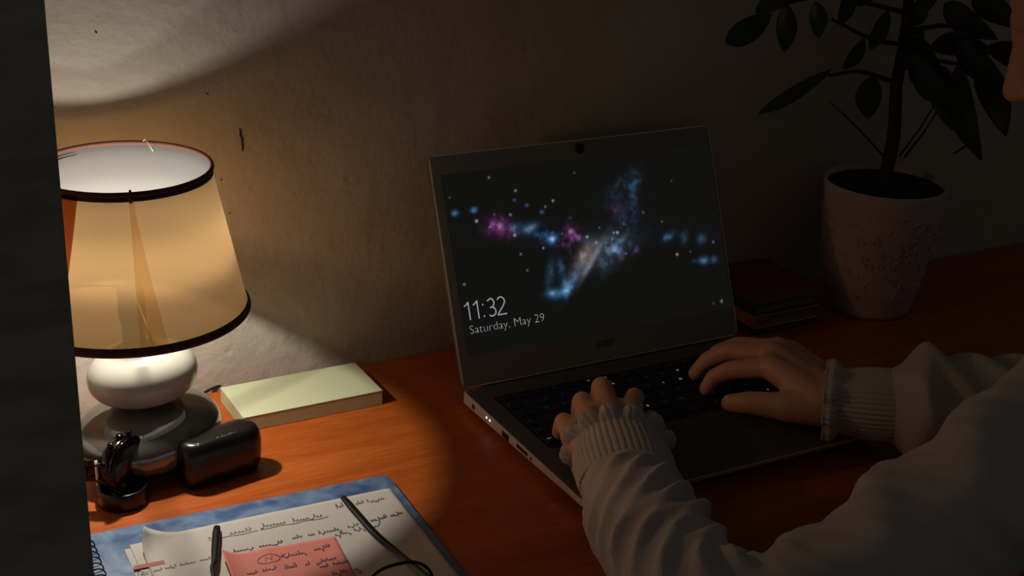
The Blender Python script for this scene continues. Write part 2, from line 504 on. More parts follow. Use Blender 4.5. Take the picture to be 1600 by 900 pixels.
# ------------------------------------------------------------------ table lamp
LX, LY = -0.3020, -0.1150
def lamp():
    t = empty('table_lamp', (LX, LY, 0))
    tag(t, 'lit table lamp with tan cone shade on two stacked ceramic pebbles', 'lamp')
    zt, rt, zb, rb = 0.2675, 0.0690, 0.1475, 0.0945
    # pebbles
    def pebble(name, c, r, rot, m, pw):
        V, F = ellipsoid_data((0, 0, 0), r, None, 64, 36, pw)
        out = []
        for v in V:
            x, y, z = v
            k = 1 + 0.05 * math.sin(2 * math.atan2(y, x) + 0.6) * (x * x + y * y) / (r[0] ** 2)
            if z < 0: z *= 0.96
            out.append((x * k, y * k, z))
        o = pyobj(name, out, F, m, t, True)
        o.location = c; o.rotation_euler = rot
        return o
    pebble('grey_pebble', (0.007, 0.0, 0.0315), (0.063, 0.055, 0.0315), (0.0, -0.03, 0.2), M['stone_grey'], 0.92)['label'] = 'glossy dark grey ceramic pebble'
    pebble('cream_pebble', (0.0055, 0.0, 0.0865), (0.0440, 0.041, 0.0265), (0.03, -0.06, -0.3), M['stone_white'], 0.92)['label'] = 'glossy cream ceramic pebble'
    lathe('neck', [(0.009, 0.105), (0.009, 0.135), (0.011, 0.137), (0.011, 0.164), (0.010, 0.166)], M['socket'], t, 24, True, True)
    lathe('bulb', [(0.010, 0.166), (0.012, 0.184), (0.017, 0.198), (0.0205, 0.212), (0.0208, 0.226), (0.018, 0.238), (0.011, 0.246), (0.0005, 0.2485)], M['bulb'], t, 32)
    # shade: a thin cone sheet with slightly flattened panels
    n, m = 180, 24
    V, F = [], []
    seam = [-1.62, 0.35, 2.4]
    for i in range(m + 1):
        v = i / m
        for k in range(n):
            a = 2 * PI * k / n
            r = rb + (rt - rb) * v
            V.append((r * math.cos(a), r * math.sin(a), zb + (zt - zb) * v))
    for i in range(m):
        for k in range(n):
            k2 = (k + 1) % n
            F.append((i * n + k, i * n + k2, (i + 1) * n + k2, (i + 1) * n + k))
    pyobj('lamp_shade', V, F, M['shade'], t, True)
    # overlap strip where the shade sheet is glued
    a0 = math.radians(200)
    V, F = [], []
    for i in range(11):
        v = i / 10
        for k in range(11):
            a = a0 + (math.radians(221 + 8 * v) - a0) * k / 10
            r = rb + (rt - rb) * v + 0.0008
            V.append((r * math.cos(a), r * math.sin(a), zb + (zt - zb) * v))
    for i in range(10):
        for k in range(10):
            F.append((i * 11 + k, i * 11 + k + 1, (i + 1) * 11 + k + 1, (i + 1) * 11 + k))
    pyobj('shade_overlap', V, F, M['shade_overlap'], t, True)['label'] = 'reddish overlap strip of the shade sheet'
    # bindings: folded cloth band + piping, top and bottom
    def band(name, z, r, h, sgn):
        sl = (rt - rb) / (zt - zb)
        prof = []
        for i in range(9):
            q = -PI / 2 + PI * i / 8
            prof.append((r + 0.0012 + 0.0012 * math.cos(q), z + 0.0022 * math.sin(q)))
        V, F = lathe_data([(r + 0.0006 + sl * (-sgn * h), z - sgn * h), (r + 0.0010, z - sgn * 0.002)] if sgn > 0 else [(r + 0.0010, z + 0.002), (r + 0.0006 + sl * h, z + h)], 120)
        V2, F2 = lathe_data(prof + [(r - 0.0005, z + 0.0015), (r - 0.0005, z - 0.0010), prof[0]], 120)
        V, F = merge([(V, F), (V2, F2)])
        o = pyobj(name, V, F, M['binding'], t, True)
        o['label'] = 'dark red-brown cloth binding of the shade'
    band('top_binding', zt, rt, 0.0055, 1)
    band('bottom_binding', zb, rb, 0.0050, -1)
    # wire frame: top ring spider and ribs inside the shade
    for a in (2.55, 2.55 + 2 * PI / 3, 2.55 + 4 * PI / 3):
        c, s = math.cos(a), math.sin(a)
        tube('wire_arm', [(0.012 * c, 0.012 * s, 0.166), (0.034 * c, 0.034 * s, 0.164), (0.070 * c, 0.070 * s, 0.158), ((rb - 0.004) * c, (rb - 0.004) * s, zb + 0.004)], 0.0011, M['wire'], t, 8)
    tube('top_wire', [((rt - 0.0022) * math.cos(q), (rt - 0.0022) * math.sin(q), zt - 0.0045) for q in np.linspace(1.9, 3.5, 24)], np.interp(np.linspace(0, 1, 24), [0, 0.3, 1], [0.0003, 0.0010, 0.0012]), M['wire'], t, 6)
    a = math.radians(261)
    c, s = math.cos(a), math.sin(a)
    tube('stitch', [((rt + 0.0022) * c, (rt + 0.0022) * s, zt - 0.006), ((rt + 0.0028) * c, (rt + 0.0028) * s, zt + 0.0005), ((rt + 0.0006) * c, (rt + 0.0006) * s, zt + 0.0035)], [0.0012, 0.0014, 0.0008], M['binding'], t, 8)
    # added strip giving the fold's soft shadow at the shade front, widening downwards
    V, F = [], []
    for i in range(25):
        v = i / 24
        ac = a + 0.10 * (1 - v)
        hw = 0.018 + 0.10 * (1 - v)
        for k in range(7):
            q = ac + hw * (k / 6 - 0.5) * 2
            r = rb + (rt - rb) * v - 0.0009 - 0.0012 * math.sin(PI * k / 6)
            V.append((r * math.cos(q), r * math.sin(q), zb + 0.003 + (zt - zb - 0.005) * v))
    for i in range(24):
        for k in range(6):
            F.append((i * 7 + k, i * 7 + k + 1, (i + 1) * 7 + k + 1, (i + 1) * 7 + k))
    pyobj('fold_shadow', V, F, M['fold_shadow'], t, True)
    a = 1.08
    c, s = math.cos(a), math.sin(a)
    tube('loose_thread', [(rt * c, rt * s, zt + 0.002), (rt * c + 0.002, rt * s - 0.001, zt + 0.0035), (rt * c + 0.003, rt * s - 0.006, zt + 0.001), (rt * c + 0.005, rt * s - 0.012, zt - 0.004)], 0.0003, M['thread'], t, 6)
    tube('power_cord', catmull([(0.03, 0.035, 0.004), (0.05, 0.07, 0.003), (0.085, 0.105, 0.003), (0.112, 0.118, 0.003), (0.14, 0.122, 0.004)], 24), 0.0013, M['black_plastic'], t, 8)
    # the light: hand-shaped bulb spread, plus an added source for the wall's sharp edge
    def source(name, z, size, watts, stops):
        ld = bpy.data.lights.new(name, 'POINT')
        ld.energy = watts
        ld.color = (1.0, 0.955, 0.84)
        ld.shadow_soft_size = size
        ld.use_nodes = True
        nt = ld.node_tree
        N, L = nt.nodes, nt.links
        em = N['Emission']
        ge = N.new('ShaderNodeNewGeometry')
        sp = N.new('ShaderNodeSeparateXYZ')
        L.new(ge.outputs['Incoming'], sp.inputs[0])
        cr = N.new('ShaderNodeValToRGB')
        mr = N.new('ShaderNodeMapRange'); mr.inputs[1].default_value = -1; mr.inputs[2].default_value = 1
        L.new(sp.outputs[2], mr.inputs[0]); L.new(mr.outputs[0], cr.inputs[0])
        e = cr.color_ramp.elements
        for i, (pos, val) in enumerate(stops):
            k = e[i] if i < 2 else e.new(pos)
            k.position = pos; k.color = (val, val, val, 1)
        em.inputs['Color'].default_value = (1, 1, 1, 1)
        L.new(cr.outputs[0], em.inputs['Strength'])
        lo = bpy.data.objects.new(name, ld)
        col.objects.link(lo)
        lo.parent = t
        lo.location = (0, 0, z)
    s_ = BULB_SIDE
    source('bulb_light', 0.232, 0.007, BULB_WATTS, ((0.0, 1.0), (0.195, 1.0), (0.24, 0.45 * s_), (0.265, 0.6 * s_), (0.30, s_), (0.40, 0.78 * s_), (0.56, 0.32 * s_), (0.68, 0.20 * s_), (0.72, 0.17), (1.0, 0.17)))
    source('added_up_light', 0.190, 0.005, BULB_WATTS, ((0.0, 0.0), (0.76, 0.0), (0.82, 0.10), (1.0, 0.10)))
lamp()

# ------------------------------------------------------------------ notepad
def pad():
    t = empty('notepad', (-0.2045, -0.0955, 0), math.radians(0.4))
    tag(t, 'thick pale yellow-green sticky note block beside the lamp', 'notepad')
    box('paper_block', (0, 0, 0.0003), (0.1365, 0.0675, 0.0145), M['pad_side'], t, 0.0002)
    box('top_sheet', (-0.0002, -0.0002, 0.0145), (0.1367, 0.0677, 0.0151), M['pad'], t, 0.0001)
pad()

# ------------------------------------------------------------------ earbud case
def text_mesh(body, size, offset=0.0, align='LEFT', extrude=0.0):
    cu = bpy.data.curves.new('txt', 'FONT')
    cu.body = body; cu.size = size; cu.offset = offset; cu.align_x = align; cu.extrude = extrude
    cu.resolution_u = 3
    o = bpy.data.objects.new('txt', cu)
    col.objects.link(o)
    dg = bpy.context.evaluated_depsgraph_get()
    me = bpy.data.meshes.new_from_object(o.evaluated_get(dg))
    bpy.data.objects.remove(o)
    bpy.data.curves.remove(cu)
    return me
def earbud_case():
    t = empty('earbud_case', (-0.2475, -0.1600, 0), math.radians(11))
    tag(t, 'glossy black pill-shaped earbud case in front of the grey lamp pebble', 'earbud case')
    # rounded capsule outline swept over the height
    Lh, R, H = 0.0215, 0.0168, 0.0425
    V, F = [], []
    n = 96
    prof = [(0.62, 0.0), (0.74, 0.0006), (0.84, 0.0028), (0.915, 0.0065), (0.965, 0.0115), (0.992, 0.0175), (1.0, 0.0225), (0.996, 0.0270), (0.975, 0.0315), (0.935, 0.0353), (0.87, 0.0385), (0.78, 0.0407), (0.66, 0.0419), (0.48, 0.0424), (0.2, 0.0425)]
    for (k, z) in prof:
        r = R * k
        for i in range(n):
            a = 2 * PI * i / n
            cx = Lh if math.cos(a) >= 0 else -Lh
            V.append((cx * (0.93 + 0.07 * k) + (r * 1.02) * math.cos(a), r * math.sin(a), z))
    for j in range(len(prof) - 1):
        for i in range(n):
            i2 = (i + 1) % n
            F.append((j * n + i, j * n + i2, (j + 1) * n + i2, (j + 1) * n + i))
    F.append(tuple(range(n - 1, -1, -1)))
    F.append(tuple((len(prof) - 1) * n + i for i in range(n)))
    pyobj('case_shell', V, F, M['black_satin'], t, True)
    pale = mat('case_print', (0.34, 0.32, 0.29), rough=0.5)
    me = text_mesh('JABNOISE', 0.0034, 0, 'CENTER')
    # the worn print is unreadable in the photo: short strokes of the same size
    bm = bmesh.new()
    x = -0.0105
    for k in range(9):
        w = random.choice((0.0004, 0.0009, 0.0014))
        h = random.uniform(0.0007, 0.0017)
        bbox(bm, (x, -0.0007, 0.0), (x + w, -0.0007 + h, 0.00018))
        if k % 3 != 1: bbox(bm, (x, h - 0.0011, 0), (x + 0.0014, h - 0.0007, 0.00018))
        x += 0.0021 + random.uniform(-0.0004, 0.0005)
    bpy.data.meshes.remove(me)
    p = obj('print', bm, pale, t)
    p.location = (0.0045, -0.0098, 0.04195); p.rotation_euler = (0.26, 0, 0)
    p['label'] = 'small worn pale lettering'
    led = lathe('status_light', [(0.0013, 0.0), (0.0012, 0.0004), (0.0, 0.0005)], mat('status_lens', (0.6, 0.56, 0.5), rough=0.2), t, 16)
    led.location = (-0.0240, -0.0105, 0.0414); led.rotation_euler = (0.38, -0.1, 0)
earbud_case()

# ------------------------------------------------------------------ watch on a dock
def watch():
    P0 = Vector((-0.3315, -0.1685, 0.0))
    d = empty('charging_dock', P0)
    tag(d, 'small round black charging dock under the watch', 'charging dock')
    lathe('dock_body', [(0.0180, 0.0), (0.0202, 0.0006), (0.0206, 0.002), (0.0204, 0.0130), (0.0200, 0.0150), (0.0192, 0.0157), (0.0182, 0.0155), (0.0174, 0.0140), (0.0164, 0.0095), (0.0004, 0.0090)], M['black_satin'], d, 56, True)
    lathe('charging_face', [(0.0105, 0.0090), (0.0104, 0.0093), (0.0006, 0.0094)], M['black_gloss'], d, 40)
    Nx, Ny = 0.62, -0.78
    t = empty('wristwatch', P0 + Vector((0.0015, 0.0035, 0.0)), math.atan2(Ny, Nx))
    tag(t, 'black steel wristwatch with link bracelet standing on the round dock', 'watch')
    zc = 0.0336
    def disc(name, prof, m, n=64):
        o = lathe(name, prof, m, t, n, True, True)
        o.rotation_euler = (0, PI / 2, 0)
        o.location = (0, 0, zc)
        return o
    disc('watch_case', [(0.018, -0.007), (0.0215, -0.0055), (0.0225, -0.001), (0.0225, 0.003), (0.0215, 0.0045)], M['black_steel'])
    disc('bezel', [(0.0220, 0.0045), (0.0232, 0.005), (0.0232, 0.0072), (0.0216, 0.0085), (0.0192, 0.0078), (0.0188, 0.0066)], M['black_steel'])
    disc('dial', [(0.0188, 0.0066), (0.0186, 0.0068)], M['black_plastic'])
    disc('crystal', [(0.0190, 0.0074), (0.0188, 0.0078)], M['black_gloss'])
    for k in range(36):                        # coin-edge notches of the bezel
        a = 2 * PI * k / 36
        o = box('notch', (-0.0012, -0.0006, -0.0008), (0.0012, 0.0006, 0.0008), M['black_steel'], t, 0.0003, 1) if k == 0 else None
        if o is None:
            o = bpy.data.objects.new('notch', base_notch.data); col.objects.link(o); o.parent = t
        else:
            base_notch = o
        o.location = (0.0062, 0.0233 * math.sin(a), zc + 0.0233 * math.cos(a))
        o.rotation_euler = (-a, 0, 0)
    for s, zz in ((1, 0.0), (0.75, 0.011), (0.75, -0.011)):
        o = lathe('crown' if zz == 0 else 'pusher', [(0.0028 * s, 0), (0.003 * s, 0.0006), (0.003 * s, 0.0034), (0.0024 * s, 0.004)], M['black_steel'], t, 20, True, True)
        ang = zz / 0.022
        o.location = (-0.0005, 0.0222 * math.sin(ang), zc + 0.0222 * math.cos(ang))
        o.rotation_euler = (-ang, 0, 0)
    # bracelet: closed loop of links behind the case (local -x), band upright
    cx, ax, ay = -0.031, 0.031, 0.0265
    n = 24
    base = {}
    for k in range(n):
        a = 2 * PI * (k + 0.5) / n
        if abs(math.atan2(math.sin(a), math.cos(a))) < 0.62: continue
        x, y = cx + ax * math.cos(a), ay * math.sin(a)
        tx, ty = -ax * math.sin(a), ay * math.cos(a)
        ln = 2 * PI / n * math.hypot(tx, ty) * 0.94
        ra = math.atan2(ty, tx)
        for j, (z0, z1, th) in enumerate(((-0.0095, -0.0042, 0.0026), (-0.004, 0.004, 0.0032), (0.0042, 0.0095, 0.0026))):
            o = box('link', (-ln / 2, -th / 2, z0), (ln / 2, th / 2, z1), M['black_steel'], t, 0.0005, 1)
            o.location = (x, y, zc)
            o.rotation_euler = (0, 0, ra)
    for s in (-1, 1):
        for h in (-0.0072, 0.0072):
            tube('lug', [(0.002, s * 0.0165, zc + h), (-0.002, s * 0.0205, zc + h), (-0.008, s * 0.0225, zc + h)], [0.0028, 0.0026, 0.0018], M['black_steel'], t, 10)
        o = lathe('lug_pin', [(0.0012, -0.011), (0.0012, 0.011)], M['edge'], t, 12, True, True)
        o.location = (-0.007, s * 0.0225, zc)
watch()

# ------------------------------------------------------------------ notebook, sheets, sticky note, glasses
def cover_material():
    m, nt, b = new_mat('blue_cover')
    N, L = nt.nodes, nt.links
    tc = N.new('ShaderNodeTexCoord')
    n1 = N.new('ShaderNodeTexNoise'); n1.inputs['Scale'].default_value = 38; n1.inputs['Detail'].default_value = 8; n1.inputs['Distortion'].default_value = 1.0
    L.new(tc.outputs['Object'], n1.inputs['Vector'])
    cr = N.new('ShaderNodeValToRGB')
    e = cr.color_ramp.elements
    e[0].position = 0.35; e[0].color = (0.045, 0.095, 0.22, 1)
    e[1].position = 0.7; e[1].color = (0.20, 0.28, 0.42, 1)
    L.new(n1.outputs[0], cr.inputs[0]); L.new(cr.outputs[0], b.inputs['Base Color'])
    bp = N.new('ShaderNodeBump'); bp.inputs['Strength'].default_value = 0.3; bp.inputs['Distance'].default_value = 0.001
    L.new(n1.outputs[0], bp.inputs['Height']); L.new(bp.outputs[0], b.inputs['Normal'])
    b.inputs['Roughness'].default_value = 0.32
    return m
M['cover'] = cover_material()
def rounded_slab(x0, y0, x1, y1, z0, z1, r, n=8):
    pts = []
    for cx, cy, a0 in ((x1 - r, y1 - r, 0), (x0 + r, y1 - r, PI / 2), (x0 + r, y0 + r, PI), (x1 - r, y0 + r, 3 * PI / 2)):
        for i in range(n + 1):
            a = a0 + PI / 2 * i / n
            pts.append((cx + r * math.cos(a), cy + r * math.sin(a)))
    m_ = len(pts)
    V = [(x, y, z0) for x, y in pts] + [(x, y, z1) for x, y in pts]
    F = [tuple(range(m_ - 1, -1, -1)), tuple(range(m_, 2 * m_))] + [(i, (i + 1) % m_, m_ + (i + 1) % m_, m_ + i) for i in range(m_)]
    return V, F
NB = Vector((-0.1215, -0.2275, 0.0))
NB_R = math.radians(-2.2)
def notebook():
    t = empty('spiral_notebook', NB, NB_R)
    tag(t, 'blue spiral notebook lying under the handwritten sheets', 'notebook')
    V, F = rounded_slab(-0.255, -0.34, 0, 0, 0.0003, 0.0012, 0.007)
    pyobj('back_cover', V, F, M['cover'], t)
    V, F = rounded_slab(-0.250, -0.335, -0.003, -0.003, 0.0012, 0.0052, 0.005)
    pyobj('page_block', V, F, M['paper'], t)
    V, F = rounded_slab(-0.255, -0.34, 0, 0, 0.0052, 0.0061, 0.007)
    pyobj('front_cover', V, F, M['cover'], t)
    Va, Fa = [], []
    for k in range(36):
        y = -0.018 - k * 0.0085
        pts = [(-0.2535 + 0.0058 * math.cos(a), y + 0.0012 * math.sin(a / 2), 0.0065 + 0.0058 * math.sin(a)) for a in np.linspace(0.0, 2 * PI, 17)]
        pyv, pyf = tube_data(pts, 0.0006, 6, True, 1.0, (0, 1, 0))
        pyobj('spiral_ring', pyv, pyf, M['black_plastic'], t, True)
notebook()

def sheet_grid(w, h, nx, ny, fz):
    V, F = [], []
    for j in range(ny + 1):
        for i in range(nx + 1):
            u, v = i / nx, j / ny
            x, y, z = fz(u * w, v * h)
            V.append((x, y, z))
    for j in range(ny):
        for i in range(nx):
            a = j * (nx + 1) + i
            F.append((a, a + 1, a + nx + 2, a + nx + 1))
    return V, F
def solid(o, th):
    m = o.modifiers.new('thickness', 'SOLIDIFY'); m.thickness = th; m.offset = 0.0
    return o
SH = None
def scribble(words, size, seed, x0, y0, wid, spacing):
    """cursive-looking handwriting as a polyline list; words: lengths"""
    r = random.Random(seed)
    strokes = []
    x = x0
    for wl in words:
        pts = []
        ph = r.uniform(0, 6)
        nl = int(wl)
        for k in range(nl):
            hgt = size * r.choice((0.55, 0.6, 0.6, 0.7, 1.25, 1.3)) * (1 if r.random() > 0.12 else -0.9)
            adv = spacing * r.uniform(0.8, 1.2)
            for i in range(6):
                a = i / 6 * 2 * PI
                pts.append((x + adv * i / 6 + 0.16 * size * math.sin(a + ph * 0.1), y0 + hgt * 0.5 * (1 - math.cos(a)) + r.uniform(-0.05, 0.05) * size))
            x += adv
        strokes.append(pts)
        x += spacing * r.uniform(1.2, 1.9)
    return strokes, x
def ribbon(strokes, w, z):
    V, F = [], []
    for pts in strokes:
        m_ = len(pts)
        if m_ < 2: continue
        o = len(V)
        for i in range(m_):
            a = np.array(pts[max(i - 1, 0)]); b_ = np.array(pts[min(i + 1, m_ - 1)])
            d = b_ - a; d = d / (np.linalg.norm(d) + 1e-9)
            n_ = np.array([-d[1], d[0]]) * w / 2
            zz = z(*pts[i]) if callable(z) else z
            V.append((pts[i][0] + n_[0], pts[i][1] + n_[1], zz)); V.append((pts[i][0] - n_[0], pts[i][1] - n_[1], zz))
        for i in range(m_ - 1):
            a = o + 2 * i
            F.append((a, a + 1, a + 3, a + 2))
    return V, F
def papers():
    # lower sheets (peeking out at the left) then the top sheet with a lifted left corner
    zb0 = 0.0062
    def lower(name, lab, dx, dy, rot, z):
        t = empty(name, (-0.1295 + dx, -0.2525 + dy, z), NB_R + rot)
        V, F = sheet_grid(-0.21, -0.297, 8, 10, lambda x, y: (x, y, 0.0))
        o = solid(pyobj('sheet', V, [f[::-1] for f in F], M['paper'], t), 0.0003)
        tag(t, lab, 'paper')
    lower('paper_sheet', 'lowest white sheet peeking out left under the handwritten sheets', -0.0115, -0.004, 0.012, zb0 + 0.0002)
    lower('paper_sheet', 'middle white sheet just below the handwritten top sheet', -0.0065, -0.002, 0.004, zb0 + 0.0008)
    t = empty('handwritten_sheet', (-0.1295, -0.2525, zb0 + 0.0016), NB_R)
    tag(t, 'white sheet of handwritten notes with curled corner on the blue notebook', 'paper')
    cu0 = 0.036
    def fz(x, y):
        # corner at x=-0.21,y=0 curls up and over
        s = (-x - 0.21) + y + cu0        # >0 inside the corner triangle
        if s > 0:
            R_ = 0.019
            q = s / math.sqrt(2)
            a = min(q / R_, 1.9)
            dq = R_ * math.sin(a) - q
            zz = R_ * (1 - math.cos(a))
            nx_, ny_ = -1 / math.sqrt(2), 1 / math.sqrt(2)
            return (x + nx_ * dq, y + ny_ * dq, zz)
        return (x, y, 0.0)
    V, F = sheet_grid(-0.21, -0.297, 70, 60, fz)
    sh = solid(pyobj('sheet', V, [f[::-1] for f in F], M['paper'], t, True), 0.0003)
    # handwriting, sheet local coordinates (x from 0 at the right edge to -0.21, y downwards)
    iv = t.matrix_basis.inverted() if False else (Matrix.Translation(t.location) @ Matrix.Rotation(NB_R, 4, 'Z')).inverted()
    def loc(px, py):
        p = iv @ on_z(px, py, zb0 + 0.0016)
        return p.x, p.y
    def line(name, pA, pB, size, seed, words, w, m=M['ink'], par=t, ivm=None, z=0.00045, under=False):
        f = loc if ivm is None else ivm
        (xa, ya), (xb, yb) = f(*pA), f(*pB)
        Ltot = math.hypot(xb - xa, yb - ya)
        st, xe = scribble(words, size, seed, 0, 0, w, 1.0 * size)
        k = Ltot / xe
        an = math.atan2(yb - ya, xb - xa)
        out = []
        for s_ in st:
            out.append([(xa + math.cos(an) * x * k - math.sin(an) * y, ya + math.sin(an) * x * k + math.cos(an) * y) for x, y in s_])
        if under:
            out.append([(xa + math.cos(an) * x + math.sin(an) * 0.0022, ya + math.sin(an) * x - math.cos(an) * (0.0022 + 0.0006 * math.sin(x * 300))) for x in np.linspace(0, Ltot, 60)])
        Vr, Fr = ribbon(out, w, z)
        return pyobj(name, Vr, Fr, m, par)
    line('handwriting', (325, 843), (402, 828), 0.0050, 1, (4, 6), 0.00055, under=True)
    line('handwriting', (406, 826), (512, 806), 0.0052, 2, (8, 9), 0.00062, under=True)
    line('handwriting', (526, 795), (545, 791), 0.0062, 3, (3,), 0.0007)
    line('handwriting', (556, 789), (608, 779), 0.0042, 4, (4, 8), 0.00055)
    line('handwriting', (365, 864), (450, 847), 0.0036, 5, (7, 8), 0.0008)
    line('handwriting', (457, 843), (540, 827), 0.0042, 6, (4, 3, 9), 0.0007)
    line('handwriting', (543, 825), (570, 819), 0.0034, 7, (4,), 0.0006)
    line('handwriting', (580, 816), (636, 801), 0.0042, 8, (9, 7), 0.0008)
    line('handwriting', (524, 838), (600, 819), 0.0034, 9, (6, 4, 5), 0.0007)
    line('handwriting', (258, 890), (338, 872), 0.0032, 10, (5, 6, 4), 0.0005)
    line('handwriting', (215, 899), (260, 890), 0.0032, 11, (5, 4), 0.0005)
    bar = [[loc(209, 888), loc(232, 883.5), loc(257, 878.5)]]
    Vr, Fr = ribbon(bar, 0.0052, 0.0004)
    pyobj('red_marker_bar', Vr, Fr, M['red_ink'], t)
    # pink sticky note
    pz = zb0 + 0.0026
    a, b_ = on_z(346, 870, pz), on_z(523, 838, pz)
    ang = math.atan2(b_.y - a.y, b_.x - a.x)
    w = (b_ - a).length
    n = empty('sticky_note', a, ang)
    tag(n, 'salmon pink sticky note with handwriting on the white sheet', 'sticky note')
    def fp(x, y):
        z = 0.0
        e = max(0.0, 0.018 - x) / 0.018
        z += 0.007 * e * e + 0.0012 * math.exp(-((x - 0.034) / 0.006) ** 2)
        return (x, y, z)
    V, F = sheet_grid(w, -0.076, 40, 24, fp)
    solid(pyobj('note_sheet', V, [f[::-1] for f in F], M['pink'], n, True), 0.0002)
    ivn = (Matrix.Translation(a) @ Matrix.Rotation(ang, 4, 'Z')).inverted()
    def locn(px, py):
        p = ivn @ on_z(px, py, pz)
        return p.x, p.y
    nz = lambda x, y: fp(x, y)[2] + 0.00045
    for (A, B, sz, sd, wd) in (((440, 872), (488, 863), 0.0042, 21, (8,)), ((491, 861), (523, 853), 0.0038, 22, (7,)), ((386, 899), (440, 889), 0.0036, 23, (4, 5)),
                               ((446, 890), (472, 884), 0.0050, 24, (6,)), ((477, 884), (533, 872), 0.0036, 25, (2, 8)), ((500, 888), (552, 877), 0.0036, 26, (4, 7)), ((520, 899), (570, 889), 0.0042, 27, (6, 3))):
        line('handwriting', A, B, sz, sd, wd, 0.0007, par=n, ivm=locn, z=nz)
    cx, cy = locn(420, 875)
    ring = [[(cx + 0.0085 * math.cos(q), cy + 0.0058 * math.sin(q)) for q in np.linspace(0, 2 * PI + 0.4, 40)],
            [(cx - 0.003, cy - 0.0025), (cx - 0.002, cy + 0.0028), (cx + 0.0015, cy - 0.0025), (cx + 0.0028, cy + 0.0028)],
            [(cx + 0.0085, cy + 0.001), (cx + 0.0115, cy + 0.002), (cx + 0.0135, cy + 0.004)]]
    Vr, Fr = ribbon(ring, 0.0006, nz)
    pyobj('circled_mark', Vr, Fr, M['ink'], n)
papers()

M['frame'] = mat('frame_black', (0.008, 0.008, 0.008), rough=0.4, spec=0.18)
def glasses():
    z0 = 0.0078
    A = [on_z(536, 777, z0 + 0.0040), on_z(556, 800, z0 + 0.0042), on_z(581, 828, z0 + 0.005), on_z(604, 848, z0 + 0.0065), on_z(640, 876, z0 + 0.011), on_z(668, 899, z0 + 0.0155)]
    dirA = (A[-1] - A[-2]).normalized()
    hinge_r = A[-1] + dirA * 0.030
    B = [on_z(339, 823, z0 + 0.0035), on_z(337, 850, z0 + 0.0045), on_z(335, 875, z0 + 0.0065), on_z(333, 899, z0 + 0.0100)]
    # front frame joins both hinges; left hinge mirrors the right one
    ax = Vector((-1, -0.03, 0)).normalized()
    hinge_l = Vector((-0.3215, hinge_r.y + 0.004, hinge_r.z))
    ax = (hinge_l - hinge_r).normalized()
    t = empty('eyeglasses', Vector((hinge_r.x, hinge_r.y, z0)) + ax * 0.083)
    tag(t, 'thin dark-framed eyeglasses lying open on the handwritten sheet', 'eyeglasses')
    o = t.location
    L_ = lambda P: [Vector(p) - o for p in P]
    pr = catmull(L_(A + [hinge_r]), 40)
    rad = np.interp(np.linspace(0, 1, 40), [0, 0.08, 0.3, 0.5, 0.62, 1], [0.0025, 0.0032, 0.0031, 0.0024, 0.0016, 0.0016])
    tube('temple', pr, rad, M['frame'], t, 12, True, 0.6)
    pl = catmull(L_(B + [hinge_l]), 40)
    tube('temple', pl, rad, M['frame'], t, 12, True, 0.6)
    up = Vector((0.0, 0.30, 0.95)).normalized()
    hl, hr = hinge_l - o, hinge_r - o
    mid = (hl + hr) / 2
    for s, h in ((-1, hl), (1, hr)):
        c = mid + (h - mid) * 0.54 + Vector((0, 0, 0.0075))
        e1 = (hr - hl).normalized()
        ring = []
        for q in np.linspace(0, 2 * PI, 57):
            cc, ss = math.cos(q), math.sin(q)
            ring.append(c + e1 * 0.0262 * math.copysign(abs(cc) ** 0.8, cc) + up * 0.0215 * math.copysign(abs(ss) ** 0.8, ss))
        tube('rim', ring, 0.0012, M['frame'], t, 8)
        lensm = M.get('lens')
        if lensm is None:
            lensm, nt, b = new_mat('lens_glass')
            N, L = nt.nodes, nt.links
            tr = N.new('ShaderNodeBsdfTransparent'); gl = N.new('ShaderNodeBsdfGlossy'); gl.inputs['Roughness'].default_value = 0.02
            ms = N.new('ShaderNodeMixShader'); ms.inputs[0].default_value = 0.05
            L.new(tr.outputs[0], ms.inputs[1]); L.new(gl.outputs[0], ms.inputs[2]); L.new(ms.outputs[0], N['Material Output'].inputs[0])
            N.remove(b)
            M['lens'] = lensm
        nrm = e1.cross(up)
        V = [v - nrm * 0.0006 for v in ring[:-1]] + [v + nrm * 0.0006 for v in ring[:-1]]
        k = len(ring) - 1
        F = [tuple(range(k)), tuple(range(2 * k - 1, k - 1, -1))] + [(i, (i + 1) % k, k + (i + 1) % k, k + i) for i in range(k)]
        pyobj('lens', V, F, lensm, t)
        tube('hinge', [c + e1 * s * 0.0255 + up * 0.004, h + Vector((0, 0, 0.004)), h], 0.0015, M['frame'], t, 8)
        tube('nose_pad', [c - e1 * s * 0.0255 - up * 0.004, c - e1 * s * 0.0275 - up * 0.006 + nrm * -0.004, c - e1 * s * 0.0275 - up * 0.011 + nrm * -0.005], [0.0006, 0.0014, 0.002], M['edge'], t, 8)
    tube('bridge', [mid + e1 * -0.0095 + up * 0.012, mid + up * 0.0165, mid + e1 * 0.0095 + up * 0.012], 0.0013, M['frame'], t, 8)
glasses()

